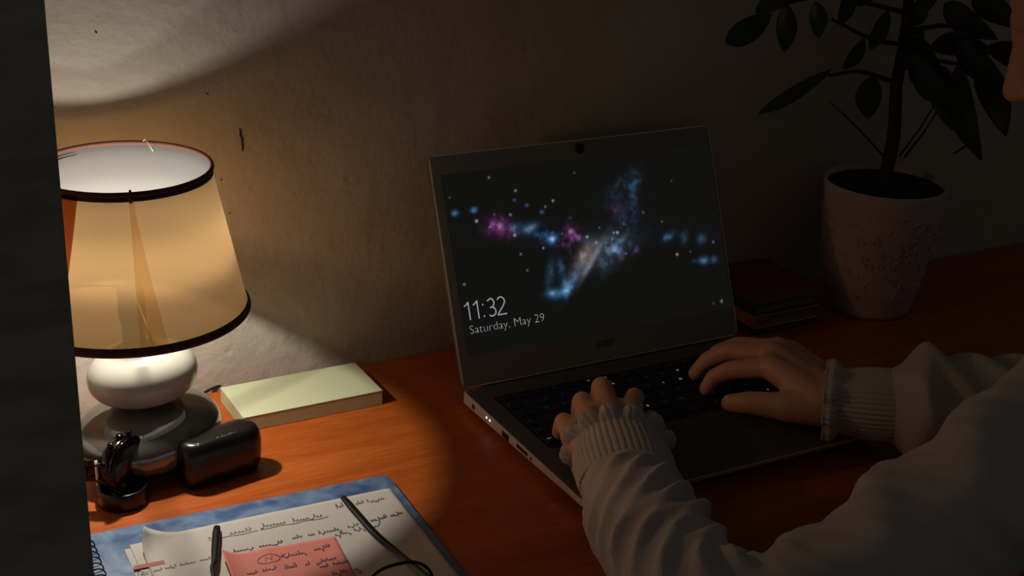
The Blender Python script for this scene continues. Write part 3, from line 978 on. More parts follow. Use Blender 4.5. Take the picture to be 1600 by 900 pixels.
# ------------------------------------------------------------------ laptop
LAPX, LAPY, LAPR = 0.0, -0.1311, -0.0047
def laptop():
    t = empty('laptop', (LAPX, LAPY, 0), LAPR)
    tag(t, 'open thin silver laptop showing a starry lock screen', 'laptop')
    W, D = 0.323, 0.228
    zt = 0.0175
    # base: wedge, thinner at the front
    bm = bmesh.new()
    def P(x, y, z): return bm.verts.new((x, y, z))
    secs = []
    for x in np.linspace(0, W, 2):
        secs.append([P(x, 0.0, 0.0045), P(x, 0.0, zt - 0.0006), P(x, -D, zt - 0.0006), P(x, -D + 0.003, 0.0110)])
    a, b_ = secs
    bm.faces.new(a[::-1]); bm.faces.new(b_)
    for i in range(4):
        bm.faces.new((a[i], a[(i + 1) % 4], b_[(i + 1) % 4], b_[i]))
    bmesh.ops.recalc_face_normals(bm, faces=bm.faces)
    bmesh.ops.bevel(bm, geom=[e for e in bm.edges], offset=0.0008, segments=2, profile=0.5, affect='EDGES')
    obj('base_shell', bm, M['silver'], t)
    V, F = rounded_slab(-0.0003, -D - 0.0003, W + 0.0003, 0.0, zt - 0.0013, zt - 0.0004, 0.006)
    pyobj('deck_edge', V, F, M['edge'], t)['label'] = 'bright polished rim of the keyboard deck'
    V, F = rounded_slab(0.0006, -D + 0.0006, W - 0.0006, -0.001, zt - 0.0004, zt, 0.0055)
    pyobj('palm_rest', V, F, M['deck'], t)
    for x in (0.03, W - 0.03):
        for y in (-0.025, -D + 0.03):
            o = lathe('rubber_foot', [(0.007, 0.0), (0.008, 0.0008), (0.008, 0.012)], M['port'], t, 20, True, True)
            o.location = (x, y, 0)
    bm = bmesh.new(); bbox(bm, (0.02, -0.003, 0.011), (W - 0.02, 0.006, 0.0165), 0.002)
    obj('hinge_bar', bm, M['deck'], t)
    # touchpad
    V, F = rounded_slab(0.105, -0.215, 0.211, -0.149, zt, zt + 0.0002, 0.003)
    pyobj('touchpad', V, F, M['deck'], t)
    # keyboard
    V, F = rounded_slab(0.0185, -0.1335, 0.3045, -0.0235, zt - 0.0003, zt + 0.0001, 0.003)
    pyobj('keyboard_well', V, F, M['key'], t)
    rows = [
        ('Esc F1 F2 F3 F4 F5 F6 F7 F8 F9 F10 F11 F12 Prt Del'.split(), [1] * 15, 0.0125),
        (list('`1234567890-=') + ['Bksp'], [1] * 13 + [2], 0.0178),
        (['Tab'] + list('QWERTYUIOP[]\\'), [1.5] + [1] * 12 + [1.5], 0.0178),
        (['Caps'] + list("ASDFGHJKL;'") + ['Enter'], [1.75] + [1] * 11 + [2.25], 0.0178),
        (['Shift'] + list('ZXCVBNM,./') + ['Shift'], [2.25] + [1] * 10 + [2.75], 0.0178),
        (['Ctrl', 'Fn', 'Win', 'Alt', '', 'Alt', 'Ctrl', '<', 'v', '>'], [1.25, 1, 1, 1.25, 5.25, 1.25, 1, 1, 1, 1], 0.0178),
    ]
    unit = (0.303 - 0.020) / 15
    meshes, legs = {}, {}
    y = -0.0245
    rr = random.Random(3)
    for ri, (names_, ws, h) in enumerate(rows):
        x = 0.020
        for nm, w in zip(names_, ws):
            kw, kh = w * unit - 0.0026, h - 0.0026
            key = (round(kw, 5), round(kh, 5))
            if key not in meshes:
                bm = bmesh.new(); bbox(bm, (0, -kh, 0), (kw, 0, 0.0013), 0.0004, 1)
                me = bpy.data.meshes.new('key'); bm.to_mesh(me); bm.free(); me.materials.append(M['key'])
                meshes[key] = me
            k = bpy.data.objects.new('key', meshes[key]); col.objects.link(k); k.parent = t
            k.location = (x + 0.0013, y - 0.0013, zt + 0.0002)
            if nm:
                if nm not in legs:
                    me = text_mesh(nm, 0.0044 if len(nm) == 1 else 0.0026)
                    legs[nm] = me
                lg = link('legend', legs[nm].copy(), M['legend'] if rr.random() < 0.22 else M['legend_dim'], k)
                lg.location = (0.0025, -kh * 0.62, 0.00142)
            x += w * unit
        y -= h
    # ports on the left side
    def port(name, y0, y1, z0, z1, m=M['port']):
        return box(name, (-0.0004, y0, z0), (0.004, y1, z1), m, t, 0.0003, 1)
    port('power_jack', -0.0235, -0.0185, 0.0080, 0.0125)
    port('usb_port', -0.0915, -0.0785, 0.0080, 0.0140)
    port('video_port', -0.1265, -0.1060, 0.0105, 0.0140)
    port('audio_jack', -0.1345, -0.1315, 0.0105, 0.0135)
    for yy in (-0.0480, -0.0545):
        o = box('indicator_light', (-0.0006, yy - 0.0010, 0.0108), (0.001, yy + 0.0010, 0.0128), M['bulb_light'], t, 0.0004, 2)
    # lid
    th = 0.4009
    H = 0.2243
    LM = Matrix(((1, 0, 0, 0), (0, math.sin(th), -math.cos(th), 0), (0, math.cos(th), math.sin(th), zt), (0, 0, 0, 1)))
    def onlid(o):
        o.matrix_local = LM
        return o
    V, F = rounded_slab(0, 0.002, W, H, -0.0058, -0.0006, 0.007)
    onlid(pyobj('lid_shell', V, F, M['deck'], t))
    V, F = rounded_slab(-0.0003, 0.0018, W + 0.0003, H + 0.0003, -0.0012, -0.0003, 0.007)
    onlid(pyobj('lid_edge', V, F, M['edge'], t))
    # bezel as a frame around the display
    dx0, dx1, dy0, dy1 = 0.0092, 0.0092 + 0.3099, 0.0314, 0.0314 + 0.1743
    bm = bmesh.new()
    bbox(bm, (0.0008, 0.0028, -0.0003), (W - 0.0008, dy0, 0.0004), 0.0002, 1)
    bbox(bm, (0.0008, dy1, -0.0003), (W - 0.0008, H - 0.0008, 0.0004), 0.0002, 1)
    bbox(bm, (0.0008, dy0, -0.0003), (dx0, dy1, 0.0004), 0.0)
    bbox(bm, (dx1, dy0, -0.0003), (W - 0.0008, dy1, 0.0004), 0.0)
    onlid(obj('bezel', bm, M['bezel'], t))
    cm = Matrix.Translation((0.1644, 0.2155, 0.0004))
    o = lathe('webcam_cover', [(0.0055, 0.0), (0.0055, 0.0008), (0.0048, 0.0013), (0.0002, 0.0014)], M['black_plastic'], t, 32)
    o.matrix_local = LM @ cm
    me = text_mesh('acer', 0.0125, 0.0003, 'CENTER')
    lg = link('logo', me, mat('logo_grey', (0.10, 0.10, 0.095), rough=0.3, metal=0.5), t)
    lg.matrix_local = LM @ Matrix.Translation((0.1609, 0.0165, 0.0005))
    # ---- display image on a fine grid with a colour attribute (lock screen picture)
    nx, ny = 496, 280
    gx = np.linspace(dx0, dx1, nx + 1); gy = np.linspace(dy0, dy1, ny + 1)
    X, Y = np.meshgrid(gx, gy)
    img = np.zeros(X.shape + (3,))
    def vnoise(n_, seed):
        r_ = np.random.default_rng(seed)
        out = np.zeros(X.shape); amp = 1.0; tot = 0
        for k in range(5):
            g = r_.random((n_ + 2, n_ * 2 + 2))
            yy = (Y - dy0) / (dy1 - dy0) * n_; xx = (X - dx0) / (dx1 - dx0) * n_ * 2
            yi = np.clip(yy.astype(int), 0, n_); xi = np.clip(xx.astype(int), 0, n_ * 2)
            fy, fx = yy - yi, xx - xi
            fy = fy * fy * (3 - 2 * fy); fx = fx * fx * (3 - 2 * fx)
            out += amp * ((g[yi, xi] * (1 - fx) + g[yi, xi + 1] * fx) * (1 - fy) + (g[yi + 1, xi] * (1 - fx) + g[yi + 1, xi + 1] * fx) * fy)
            tot += amp; amp *= 0.62; n_ *= 2
        return out / tot
    nz = vnoise(20, 1)
    clump = np.clip((nz - 0.38) / 0.3, 0, 1.6) ** 1.5
    def lidxy(cx, cy):
        # crop coordinates (3.2x enlargement at 660,190) to the lid plane
        px, py = 660 + cx / 3.2, 190 + cy / 3.2
        d = C_F + C_R * (px - 800) / FPX - C_U * (py - 450) / FPX
        R = Matrix.Rotation(LAPR, 4, 'Z')
        Mw = Matrix.Translation((LAPX, LAPY, 0)) @ R @ LM
        o_ = np.array(Mw.translation); ex = np.array(Mw.col[0][:3]); up_ = np.array(Mw.col[1][:3]); n_ = np.array(Mw.col[2][:3])
        p = CAM + d * (((o_ - CAM) @ n_) / (d @ n_)) - o_
        return p @ ex, p @ up_
    def blob(cx, cy, su, sv, c, s, ang=0.0, cl=1.0, pw=1.0):
        x0, y0 = lidxy(cx, cy)
        su, sv = su * 0.00023, sv * 0.00023
        dx, dy = X - x0, Y - y0
        ca, sa = math.cos(ang), math.sin(ang)
        u, v = (dx * ca + dy * sa) / su, (-dx * sa + dy * ca) / sv
        g = np.exp(-0.5 * (u * u + v * v) ** pw) * s
        g = g * ((1 - cl) + cl * clump)
        img[...] += g[..., None] * np.array(c)
    BL, CY, MG, WH, TN, PU = (0.05, 0.24, 0.75), (0.13, 0.42, 0.85), (0.75, 0.10, 0.62), (0.62, 0.80, 1.0), (0.62, 0.40, 0.27), (0.30, 0.16, 0.6)
    for x, y, su, s in ((162, 458, 13, 0.55), (257, 442, 13, 0.55), (460, 392, 7, 0.28), (523, 418, 8, 0.25), (597, 452, 9, 0.4), (740, 480, 8, 0.12)):
        blob(x, y, su * 0.7, su * 0.55, CY, s * 1.2, 0.1, 0.3)
    blob(390, 525, 34, 26, MG, 0.55, -0.2, 0.8); blob(387, 520, 9, 9, (0.9, 0.5, 0.9), 0.45, 0, 0.3); blob(340, 520, 26, 12, PU, 0.2)
    blob(462, 528, 26, 12, CY, 0.55, 0, 0.8); blob(535, 532, 28, 13, CY, 0.7, 0.2, 0.7); blob(540, 533, 18, 7, WH, 0.5, 0.3, 0.6)
    blob(600, 562, 50, 16, BL, 0.4, -0.4); blob(650, 587, 16, 12, CY, 0.9, 0, 0.6); blob(652, 588, 7, 6, WH, 0.5, 0, 0.3)
    blob(750, 560, 26, 20, MG, 0.5, -0.5, 0.9); blob(742, 550, 7, 7, (0.9, 0.6, 0.9), 0.4, 0, 0.2); blob(765, 572, 14, 10, PU, 0.6); blob(720, 600, 26, 14, MG, 0.25, 0.2); blob(750, 640, 14, 30, PU, 0.14)
    blob(930, 640, 75, 40, (0.20, 0.30, 0.45), 0.62, 0.35, 0.75); blob(860, 600, 50, 16, (0.18, 0.30, 0.5), 0.4, -0.1, 0.8); blob(970, 620, 40, 26, (0.18, 0.34, 0.6), 0.45, 0.5, 0.9)
    blob(820, 665, 40, 22, TN, 0.62, 0.75, 0.5); blob(850, 690, 60, 9, (0.6, 0.66, 0.75), 0.62, 0.85, 0.5); blob(780, 730, 60, 16, (0.26, 0.28, 0.36), 0.45, 0.8, 0.5)
    blob(870, 605, 5, 5, WH, 0.4, 0, 0)
    blob(640, 770, 12, 40, CY, 0.25, -0.25, 0.7); blob(700, 755, 12, 34, CY, 0.30, 0.2, 0.7); blob(760, 785, 52, 12, CY, 0.45, 0.9, 0.7); blob(735, 800, 30, 12, CY, 0.3, 0.2, 0.7)
    blob(655, 858, 22, 11, CY, 0.9, 0.0, 0.5); blob(712, 848, 26, 11, CY, 0.9, 0.35, 0.5); blob(648, 856, 8, 5, WH, 0.35, 0, 0.3); blob(718, 845, 10, 5, WH, 0.35, 0.3, 0.3); blob(682, 868, 30, 9, BL, 0.6)
    blob(1020, 310, 55, 22, (0.06, 0.17, 0.32), 0.330, 0.5, 0.9); blob(1060, 300, 24, 14, (0.06, 0.20, 0.36), 0.220, 0.3, 0.9); blob(950, 350, 40, 9, (0.05, 0.16, 0.30), 0.248, 0.75, 0.8)
    blob(1055, 400, 13, 55, (0.06, 0.20, 0.38), 0.275, -0.1, 0.9); blob(1015, 480, 32, 24, (0.06, 0.14, 0.32), 0.231, 0, 0.8); blob(1000, 400, 70, 50, (0.05, 0.08, 0.17), 0.165, 0, 0.7)
    blob(965, 445, 14, 18, (0.55, 0.16, 0.5), 0.154, 0, 0.7)
    blob(1230, 575, 20, 9, CY, 0.55, 0.4, 0.7); blob(1310, 578, 15, 18, CY, 0.30, -0.3, 0.8); blob(1395, 588, 14, 12, CY, 0.5, 0.2, 0.6)
    blob(1410, 695, 14, 11, CY, 0.6, 0, 0.6); blob(1378, 688, 16, 10, CY, 0.35); blob(1458, 690, 11, 9, CY, 0.45, 0, 0.5); blob(1075, 635, 18, 8, PU, 0.5, 0.4)
    blob(870, 560, 360, 40, (0.05, 0.09, 0.22), 0.055, -0.12, 0.6)
    img += 0.010 * np.array((1.0, 0.98, 0.86))
    for (x, y, s) in ((333, 280, .5), (466, 345, .6), (653, 396, .7), (440, 465, .6), (271, 497, .95), (462, 568, .95), (605, 632, .5), (492, 663, .45), (525, 744, .35), (210, 814, .55), (824, 576, .9), (957, 556, .6), (975, 555, 1.0),
                      (1274, 664, .85), (1454, 602, .5), (1198, 500, .3), (1104, 454, .3), (760, 256, .22), (615, 425, .45), (950, 587, .4), (1018, 660, .35), (136, 380, .2), (360, 465, .25), (337, 527, .35), (650, 555, .3), (700, 560, .2), (1340, 650, .2), (1246, 296, .15), (885, 530, .25), (1008, 512, .3)):
        blob(x, y, 2.5 + 1.5 * s, 2.5 + 1.5 * s, (0.9, 0.95, 1.0), s * 0.62, 0, 0)
    for (x, y) in ((1456, 76 + 832), (1496, 66 + 832)):
        blob(x, y, 4.0, 4.0, (0.9, 0.93, 1.0), 0.34 if x > 1470 else 0.08, 0, 0)
    V = np.stack([X, Y, np.full_like(X, -0.0001)], -1).reshape(-1, 3)
    idx = np.arange((nx + 1) * (ny + 1)).reshape(ny + 1, nx + 1)
    Fq = np.stack([idx[:-1, :-1], idx[:-1, 1:], idx[1:, 1:], idx[1:, :-1]], -1).reshape(-1, 4)
    me = bpy.data.meshes.new('display')
    me.vertices.add(len(V)); me.vertices.foreach_set('co', V.ravel())
    me.loops.add(Fq.size); me.loops.foreach_set('vertex_index', Fq.ravel())
    me.polygons.add(len(Fq)); me.polygons.foreach_set('loop_start', np.arange(len(Fq)) * 4)
    me.update(calc_edges=True)
    at = me.color_attributes.new('picture', 'FLOAT_COLOR', 'POINT')
    rgba = np.concatenate([np.clip(img, 0, 1).reshape(-1, 3), np.ones((len(V), 1))], 1)
    at.data.foreach_set('color', rgba.astype(np.float32).ravel())
    m, nt, b = new_mat('lock_screen')
    an = nt.nodes.new('ShaderNodeAttribute'); an.attribute_name = 'picture'
    b.inputs['Base Color'].default_value = (0.006, 0.006, 0.006, 1); b.inputs['Roughness'].default_value = 0.5; b.inputs['Specular IOR Level'].default_value = 0.08
    nt.links.new(an.outputs[0], b.inputs['Emission Color']); b.inputs['Emission Strength'].default_value = 0.55
    disp = onlid(link('display', me, m, t))
    disp['label'] = 'dark screen with a coloured galaxy picture, time and date'
    # clock 11:32 drawn with thin strokes
    dz = 0.00015
    s = 0.0168
    x, y = 0.0136, 0.0655
    def arc(cx, cy, rx, ry, a0, a1, n=20):
        return [(cx + rx * math.cos(a), cy + ry * math.sin(a)) for a in np.linspace(a0, a1, n)]
    S = []
    S.append([(0.00, 0.80), (0.12, 0.87), (0.26, 1.0), (0.26, 0.0)])
    S.append([(0.56, 0.80), (0.68, 0.87), (0.82, 1.0), (0.82, 0.0)])
    S.append([(1.155, 0.10), (1.155, 0.04)]); S.append([(1.155, 0.76), (1.155, 0.70)])
    S.append([(1.47, 0.90)] + arc(1.66, 0.75, 0.22, 0.25, 1.95, -PI / 2, 18)[2:] + [(1.60, 0.50)])
    S.append([(1.62, 0.50)] + arc(1.68, 0.25, 0.25, 0.25, PI / 2, -2.3, 22))
    S.append(arc(2.32, 0.74, 0.24, 0.26, 2.6, -0.35, 18) + [(2.42, 0.46), (2.06, 0.06), (2.05, 0.0), (2.60, 0.0)])
    strokes = []
    for st in S:
        strokes.append([(x + p[0] * s, y + p[1] * s) for p in st])
    Vr, Fr = [], []
    for st in strokes:
        for i in range(len(st) - 1):
            a, b_ = np.array(st[i]), np.array(st[i + 1])
            d = (b_ - a) / (np.linalg.norm(b_ - a) + 1e-9)
            n_ = np.array([-d[1], d[0]]) * 0.00060
            a = a - d * 0.0003; b_ = b_ + d * 0.0003
            o_ = len(Vr)
            for p in (a + n_, a - n_, b_ - n_, b_ + n_): Vr.append((p[0], p[1], dz))
            Fr.append((o_, o_ + 1, o_ + 2, o_ + 3))
    c = pyobj('clock_time', Vr, Fr, M['text'], disp)
    me = text_mesh('Saturday, May 29', 0.0118, -0.00028)
    xs = [v.co.x for v in me.vertices]
    k = (0.0966 - 0.0154) / (max(xs) - min(xs))
    for v in me.vertices: v.co.x *= k
    d_ = link('clock_date', me, M['text'], disp)
    d_.location = (0.0150, 0.0518, dz)
laptop()

# ------------------------------------------------------------------ books
def book(name, lab, x0, y0, z0, w, d, h, rz, cover):
    t = empty(name, (x0, y0, z0), rz)
    tag(t, lab, 'book', 'books stacked behind the laptop')
    c = 0.0016
    box('page_block', (0.003, 0.003, c), (w - 0.003, d - 0.001, h - c), M['book_pages'], t)
    box('front_cover', (0, 0, h - c), (w, d, h), cover, t, 0.0006, 1)
    box('back_cover', (0, 0, 0), (w, d, c), cover, t, 0.0006, 1)
    box('spine', (0, 0, c), (0.0022, d, h - c), cover, t, 0.0006, 1)
book('book', 'dark book at the bottom of the stack beside the pot', 0.3665, -0.108, 0.0004, 0.088, 0.095, 0.007, 0.0, M['book_dark'])
book('book', 'book with tan yellow spine, second from the bottom of stack', 0.3640, -0.108, 0.0076, 0.088, 0.095, 0.0155, 0.0, M['book_yellow'])
book('book', 'dark green book under the red book by the laptop', 0.3625, -0.108, 0.0234, 0.088, 0.095, 0.0120, 0.01, M['book_green'])
book('book', 'dark red book on top of the stack by the pot', 0.3615, -0.109, 0.0357, 0.088, 0.098, 0.0095, 0.0, M['book_red'])

# ------------------------------------------------------------------ potted plant
def plant():
    B = Vector((0.541, -0.092, 0.0))
    t = empty('potted_plant', B)
    tag(t, 'leafy plant in an embossed pale pot in shadow', 'plant')
    m, nt, b = new_mat('pot_glaze')
    N, L = nt.nodes, nt.links
    tc = N.new('ShaderNodeTexCoord')
    no = N.new('ShaderNodeTexNoise'); no.inputs['Scale'].default_value = 16; no.inputs['Detail'].default_value = 2
    L.new(tc.outputs['Object'], no.inputs['Vector'])
    mx = N.new('ShaderNodeMix'); mx.data_type = 'RGBA'; mx.inputs[6].default_value = (0.50, 0.37, 0.38, 1); mx.inputs[7].default_value = (0.58, 0.45, 0.46, 1)
    L.new(no.outputs[0], mx.inputs[0]); L.new(mx.outputs[2], b.inputs['Base Color'])
    b.inputs['Roughness'].default_value = 0.6
    prof = [(0.040, 0.0), (0.044, 0.001), (0.0465, 0.006), (0.0520, 0.030), (0.0590, 0.070), (0.0640, 0.105), (0.0672, 0.140), (0.0680, 0.150), (0.0672, 0.1525), (0.0650, 0.1515), (0.0630, 0.140), (0.0600, 0.125)]
    lathe('pot', prof, m, t, 72, True)
    # embossed scroll motifs around the wall of the pot
    rr = random.Random(5)
    def wall_r(z): return float(np.interp(z, [p[1] for p in prof[:8]], [p[0] for p in prof[:8]]))
    bits = []
    for k in range(190):
        a0 = rr.uniform(0, 2 * PI); z0 = rr.uniform(0.030, 0.125)
        kind = rr.random()
        pts = []
        for i in range(9):
            q = i / 8
            if kind < 0.5:
                da, dz_ = 0.085 * math.cos(q * 4.3 + k) * (1 - 0.6 * q), 0.0065 * math.sin(q * 4.3 + k) * (1 - 0.6 * q)
            elif kind < 0.8:
                da, dz_ = 0.16 * (q - 0.5) * math.cos(k), 0.013 * (q - 0.5) * math.sin(k) + 0.002 * math.sin(q * 5)
            else:
                da, dz_ = 0.05 * math.cos(q * 2 * PI), 0.004 * math.sin(q * 2 * PI)
            z = z0 + dz_
            r = wall_r(z) + 0.0001
            pts.append((r * math.cos(a0 + da), r * math.sin(a0 + da), z))
        bits.append(tube_data(pts, 0.0013, 6))
    V, F = merge(bits)
    e = pyobj('embossed_relief', V, F, m, t, True); e['kind'] = 'stuff'
    lathe('soil', [(0.0640, 0.1455), (0.045, 0.1475), (0.02, 0.1485), (0.0005, 0.1490)], M['soil'], t, 40)
    def W(px, py, y): return on_y(px, py, y) - B
    # trunk
    base = Vector((-0.004, 0.0, 0.134))
    trunk = catmull([base, W(1396, 215, -0.095), W(1400, 140, -0.095), W(1412, 70, -0.09), W(1420, 0, -0.085), W(1426, -90, -0.08)], 30)
    tube('trunk', trunk, np.linspace(0.0078, 0.0050, 30), M['stem'], t, 12)
    for (p0, p1, p2, y1, r) in (((1400, 130), (1345, 112), (1295, 118), -0.10, 0.0028), ((1412, 70), (1360, 60), (1300, 30), -0.06, 0.0028), ((1418, 20), (1300, -5), (1215, 8), -0.08, 0.0026),
                                ((1404, 110), (1450, 95), (1500, 100), -0.13, 0.0032), ((1415, 50), (1480, 40), (1545, 60), -0.12, 0.003), ((1424, -60), (1480, -30), (1560, -10), -0.10, 0.003)):
        tube('branch', catmull([W(*p0, -0.09), W(*p1, (y1 - 0.09) / 2), W(*p2, y1)], 14), np.linspace(r, r * 0.6, 14), M['stem'], t, 8)
    for (p0, p1, y) in (((1384, 248), (1296, 158), -0.08), ((1405, 244), (1464, 158), -0.11), ((1413, 246), (1470, 165), -0.12), ((1490, 240), (1530, 212), -0.14)):
        tube('shoot', [W(*p0, -0.095) if p0[0] < 1450 else W(*p0, y), W((p0[0] + p1[0]) / 2 + 3, (p0[1] + p1[1]) / 2, (y - 0.095) / 2), W(*p1, y)], [0.0013, 0.0011, 0.0008], M['stem'], t, 6)
    leaves = [((1206, 22), (1134, 68), 34, -0.10), ((1228, 6), (1226, 82), 30, -0.07), ((1274, 2), (1279, 60), 26, -0.09), ((1300, 108), (1185, 178), 20, -0.10), ((1366, 118), (1355, 186), 40, -0.09),
              ((1388, 16), (1360, 78), 24, -0.08), ((1440, -6), (1424, 44), 28, -0.10), ((1422, 92), (1478, 152), 34, -0.13), ((1442, 92), (1446, 158), 30, -0.12), ((1468, 100), (1488, 204), 42, -0.13),
              ((1496, 102), (1534, 252), 46, -0.15), ((1530, 104), (1572, 214), 46, -0.16), ((1498, 66), (1578, 140), 44, -0.13), ((1455, 70), (1555, 84), 40, -0.12), ((1475, 6), (1560, 62), 40, -0.11), ((1520, -10), (1598, 44), 40, -0.14),
              ((1440, 40), (1400, 108), 34, -0.10), ((1350, 60), (1318, 108), 22, -0.07), ((1330, -20), (1312, 40), 24, -0.06), ((1470, -40), (1440, 20), 30, -0.09), ((1404, 60), (1470, 110), 36, -0.11), ((1428, 110), (1510, 170), 40, -0.14),
              ((1260, -20), (1180, 20), 26, -0.09), ((1380, -50), (1340, 10), 30, -0.08), ((1545, 70), (1620, 130), 44, -0.17), ((1500, -60), (1450, -20), 36, -0.09), ((1430, -90), (1380, -60), 36, -0.06), ((1420, -100), (1500, -120), 36, -0.10)]
    for i, (p0, p1, wpx, y) in enumerate(leaves):
        a, c = W(*p0, y + 0.006), W(*p1, y - 0.010)
        d = c - a
        Ln = d.length
        d.normalize()
        view = Vector(CAM) - (a + B)
        s = d.cross(view).normalized()
        s = (s + Vector((rr.uniform(-.4, .4), rr.uniform(-.4, .4), rr.uniform(-.3, .3)))).normalized()
        s = (s - d * s.dot(d)).normalized()
        n_ = d.cross(s)
        wd = wpx / 1420 / 2
        V, F = [], []
        nu, nv = 10, 4
        for iu in range(nu + 1):
            u = iu / nu
            w_ = wd * (math.sin(PI * min(1, u ** 0.85)) ** 0.8) + 0.0003
            for iv in range(-nv, nv + 1):
                v = iv / nv
                p = a + d * (Ln * u) + s * (w_ * v) + n_ * (0.18 * abs(v) * w_ + Ln * 0.14 * math.sin(PI * u))
                V.append(p)
        k = 2 * nv + 1
        for iu in range(nu):
            for iv in range(2 * nv):
                q = iu * k + iv
                F.append((q, q + 1, q + k + 1, q + k))
        solid(pyobj('leaf', V, F, M['leaf'], t, True), 0.0005)
plant()

# ------------------------------------------------------------------ person
def person():
    A = np.array
    parts = []
    cap = lambda a, b_, ra, rb: parts.append(capsule_data(a, b_, ra, rb))
    # main joints
    shL, elL, wrL = A((0.250, -0.604, 0.152)), A((-0.031, -0.560, 0.0510)), A((0.032, -0.366, 0.044))
    shR, elR, wrR = A((0.560, -0.640, 0.165)), A((0.448, -0.490, 0.055)), A((0.270, -0.350, 0.050))
    neck, head = A((0.415, -0.590, 0.235)), A((0.416, -0.449, 0.415))
    pelvis = A((0.460, -0.850, -0.200))
    chest = A((0.415, -0.690, 0.050))
    belly = A((0.445, -0.775, -0.090))
    # torso
    def ell(c, r, rot=None): parts.append(ellipsoid_data(c, r, rot, 32, 20))
    tl = 0.5
    RX = np.array([[1, 0, 0], [0, math.cos(tl), math.sin(tl)], [0, -math.sin(tl), math.cos(tl)]])
    ell(chest, (0.135, 0.085, 0.16), RX); ell(belly, (0.125, 0.09, 0.15), RX); ell(pelvis, (0.16, 0.11, 0.11))
    cap(shL, shR, 0.05, 0.05)
    cap(A((0.41, -0.635, 0.15)), neck, 0.06, 0.048); cap(neck, A((0.425, -0.500, 0.335)), 0.047, 0.046)
    # arms
    for sh, el, wr in ((shL, elL, wrL), (shR, elR, wrR)):
        mids = [A((0.080, -0.606, 0.080)), A((0.000, -0.594, 0.054))] if sh is shL else [A((0.500, -0.560, 0.103))]
        ch_ = [sh] + mids + [el]
        for i in range(len(ch_) - 1): cap(ch_[i], ch_[i + 1], 0.034, 0.031)
        cap(el, (el + wr) / 2, 0.030, 0.030); cap((el + wr) / 2, wr, 0.030, 0.023)
    # legs (seated)
    for s in (-1, 1):
        hip = pelvis + A((s * 0.085, 0.02, -0.02)); knee = hip + A((s * 0.02 - 0.03, 0.43, 0.0)); ank = knee + A((0, -0.05, -0.42)); 
        cap(hip, knee, 0.075, 0.052); cap(knee, (knee + ank) / 2 + A((0, -0.02, 0.03)), 0.052, 0.05); cap((knee + ank) / 2 + A((0, -0.02, 0.03)), ank, 0.05, 0.034)
        cap(ank + A((0, -0.02, -0.035)), ank + A((0, 0.14, -0.06)), 0.038, 0.028)
    # head: skull, face, jaw, nose, ears; looks at the laptop
    look = A((-0.50, 0.70, -0.52)); look /= np.linalg.norm(look)
    side = np.cross(look, A((0, 0, 1))); side /= np.linalg.norm(side)      # to the person's right
    up = np.cross(side, look)
    H = np.stack([side, look, up], 1)
    hp = lambda x, y, z: head + H @ A((x, y, z))
    parts.append(ellipsoid_data(hp(0, -0.015, 0.03), (0.075, 0.093, 0.085), H, 32, 20))
    parts.append(ellipsoid_data(hp(0, 0.025, -0.03), (0.060, 0.068, 0.075), H, 32, 20))
    cap(hp(0, 0.055, -0.085), hp(0, 0.065, -0.088), 0.022, 0.018)
    cap(hp(0, 0.074, 0.026), hp(0, 0.082, 0.004), 0.009, 0.0075); cap(hp(0, 0.082, 0.004), hp(0, 0.101, -0.028), 0.0075, 0.0100)
    for s in (-1, 1):
        cap(hp(s * 0.006, 0.096, -0.031), hp(s * 0.011, 0.092, -0.032), 0.008, 0.007)
        cap(hp(s * 0.014, 0.0745, 0.025), hp(s * 0.044, 0.0600, 0.024), 0.0075, 0.0065)
        cap(hp(s * 0.020, 0.0690, -0.007), hp(s * 0.040, 0.0610, -0.006), 0.0060, 0.0060)
        cap(hp(s * 0.021, 0.0690, 0.0165), hp(s * 0.041, 0.0610, 0.0155), 0.0050, 0.0050)
        parts.append(ellipsoid_data(hp(s * 0.074, -0.01, -0.005), (0.007, 0.018, 0.030), H, 16, 12))
        cap(hp(s * 0.032, 0.060, -0.024), hp(s * 0.044, 0.042, -0.034), 0.017, 0.018)
    cap(hp(-0.018, 0.086, -0.057), hp(0.018, 0.086, -0.057), 0.006, 0.006)
    cap(hp(-0.015, 0.084, -0.066), hp(0.015, 0.084, -0.066), 0.007, 0.007)
    # ---- left hand (palm down over the keys)
    def finger(pts, rs):
        for i in range(len(pts) - 1):
            cap(pts[i], pts[i + 1], rs[i], rs[i + 1])
    KZ = 0.0205
    mcpL = [A((0.017, -0.302, 0.049)), A((0.041, -0.288, 0.054)), A((0.064, -0.280, 0.056)), A((0.085, -0.286, 0.052))]
    pipL = [A((0.0245, -0.2745, 0.0475)), A((0.0570, -0.2510, 0.0500)), A((0.0880, -0.2340, 0.0505)), A((0.1085, -0.2570, 0.0460))]
    for i in range(4):
        d = pipL[i] - mcpL[i]; d[2] = 0; d /= np.linalg.norm(d)
        d = 0.6 * d + 0.4 * A((0.42, 0.9, 0))
        r = (0.0088, 0.0095, 0.0100, 0.0096)[i]
        dip = pipL[i] + d * 0.013 + A((0, 0, -0.016)); tip = dip + d * 0.006 + A((0, 0, -(dip[2] - KZ - 0.0072)))
        finger([mcpL[i], pipL[i], dip, tip], [r * 1.12, r, r * 0.88, r * 0.74])
        cap(wrL + A(((i - 1.5) * 0.009, 0.012, -0.002)), mcpL[i], 0.0155, 0.0115)
    for i in range(3): cap(mcpL[i], mcpL[i + 1], 0.0098, 0.0098)
    cap(wrL, (mcpL[1] + mcpL[2]) / 2 + A((0, -0.025, -0.006)), 0.021, 0.017)
    cap(wrL + A((0.012, 0.012, -0.006)), A((0.084, -0.318, 0.038)), 0.016, 0.0135)
    finger([A((0.084, -0.318, 0.038)), A((0.106, -0.296, 0.034)), A((0.118, -0.272, 0.0295))], [0.0125, 0.0102, 0.0085])
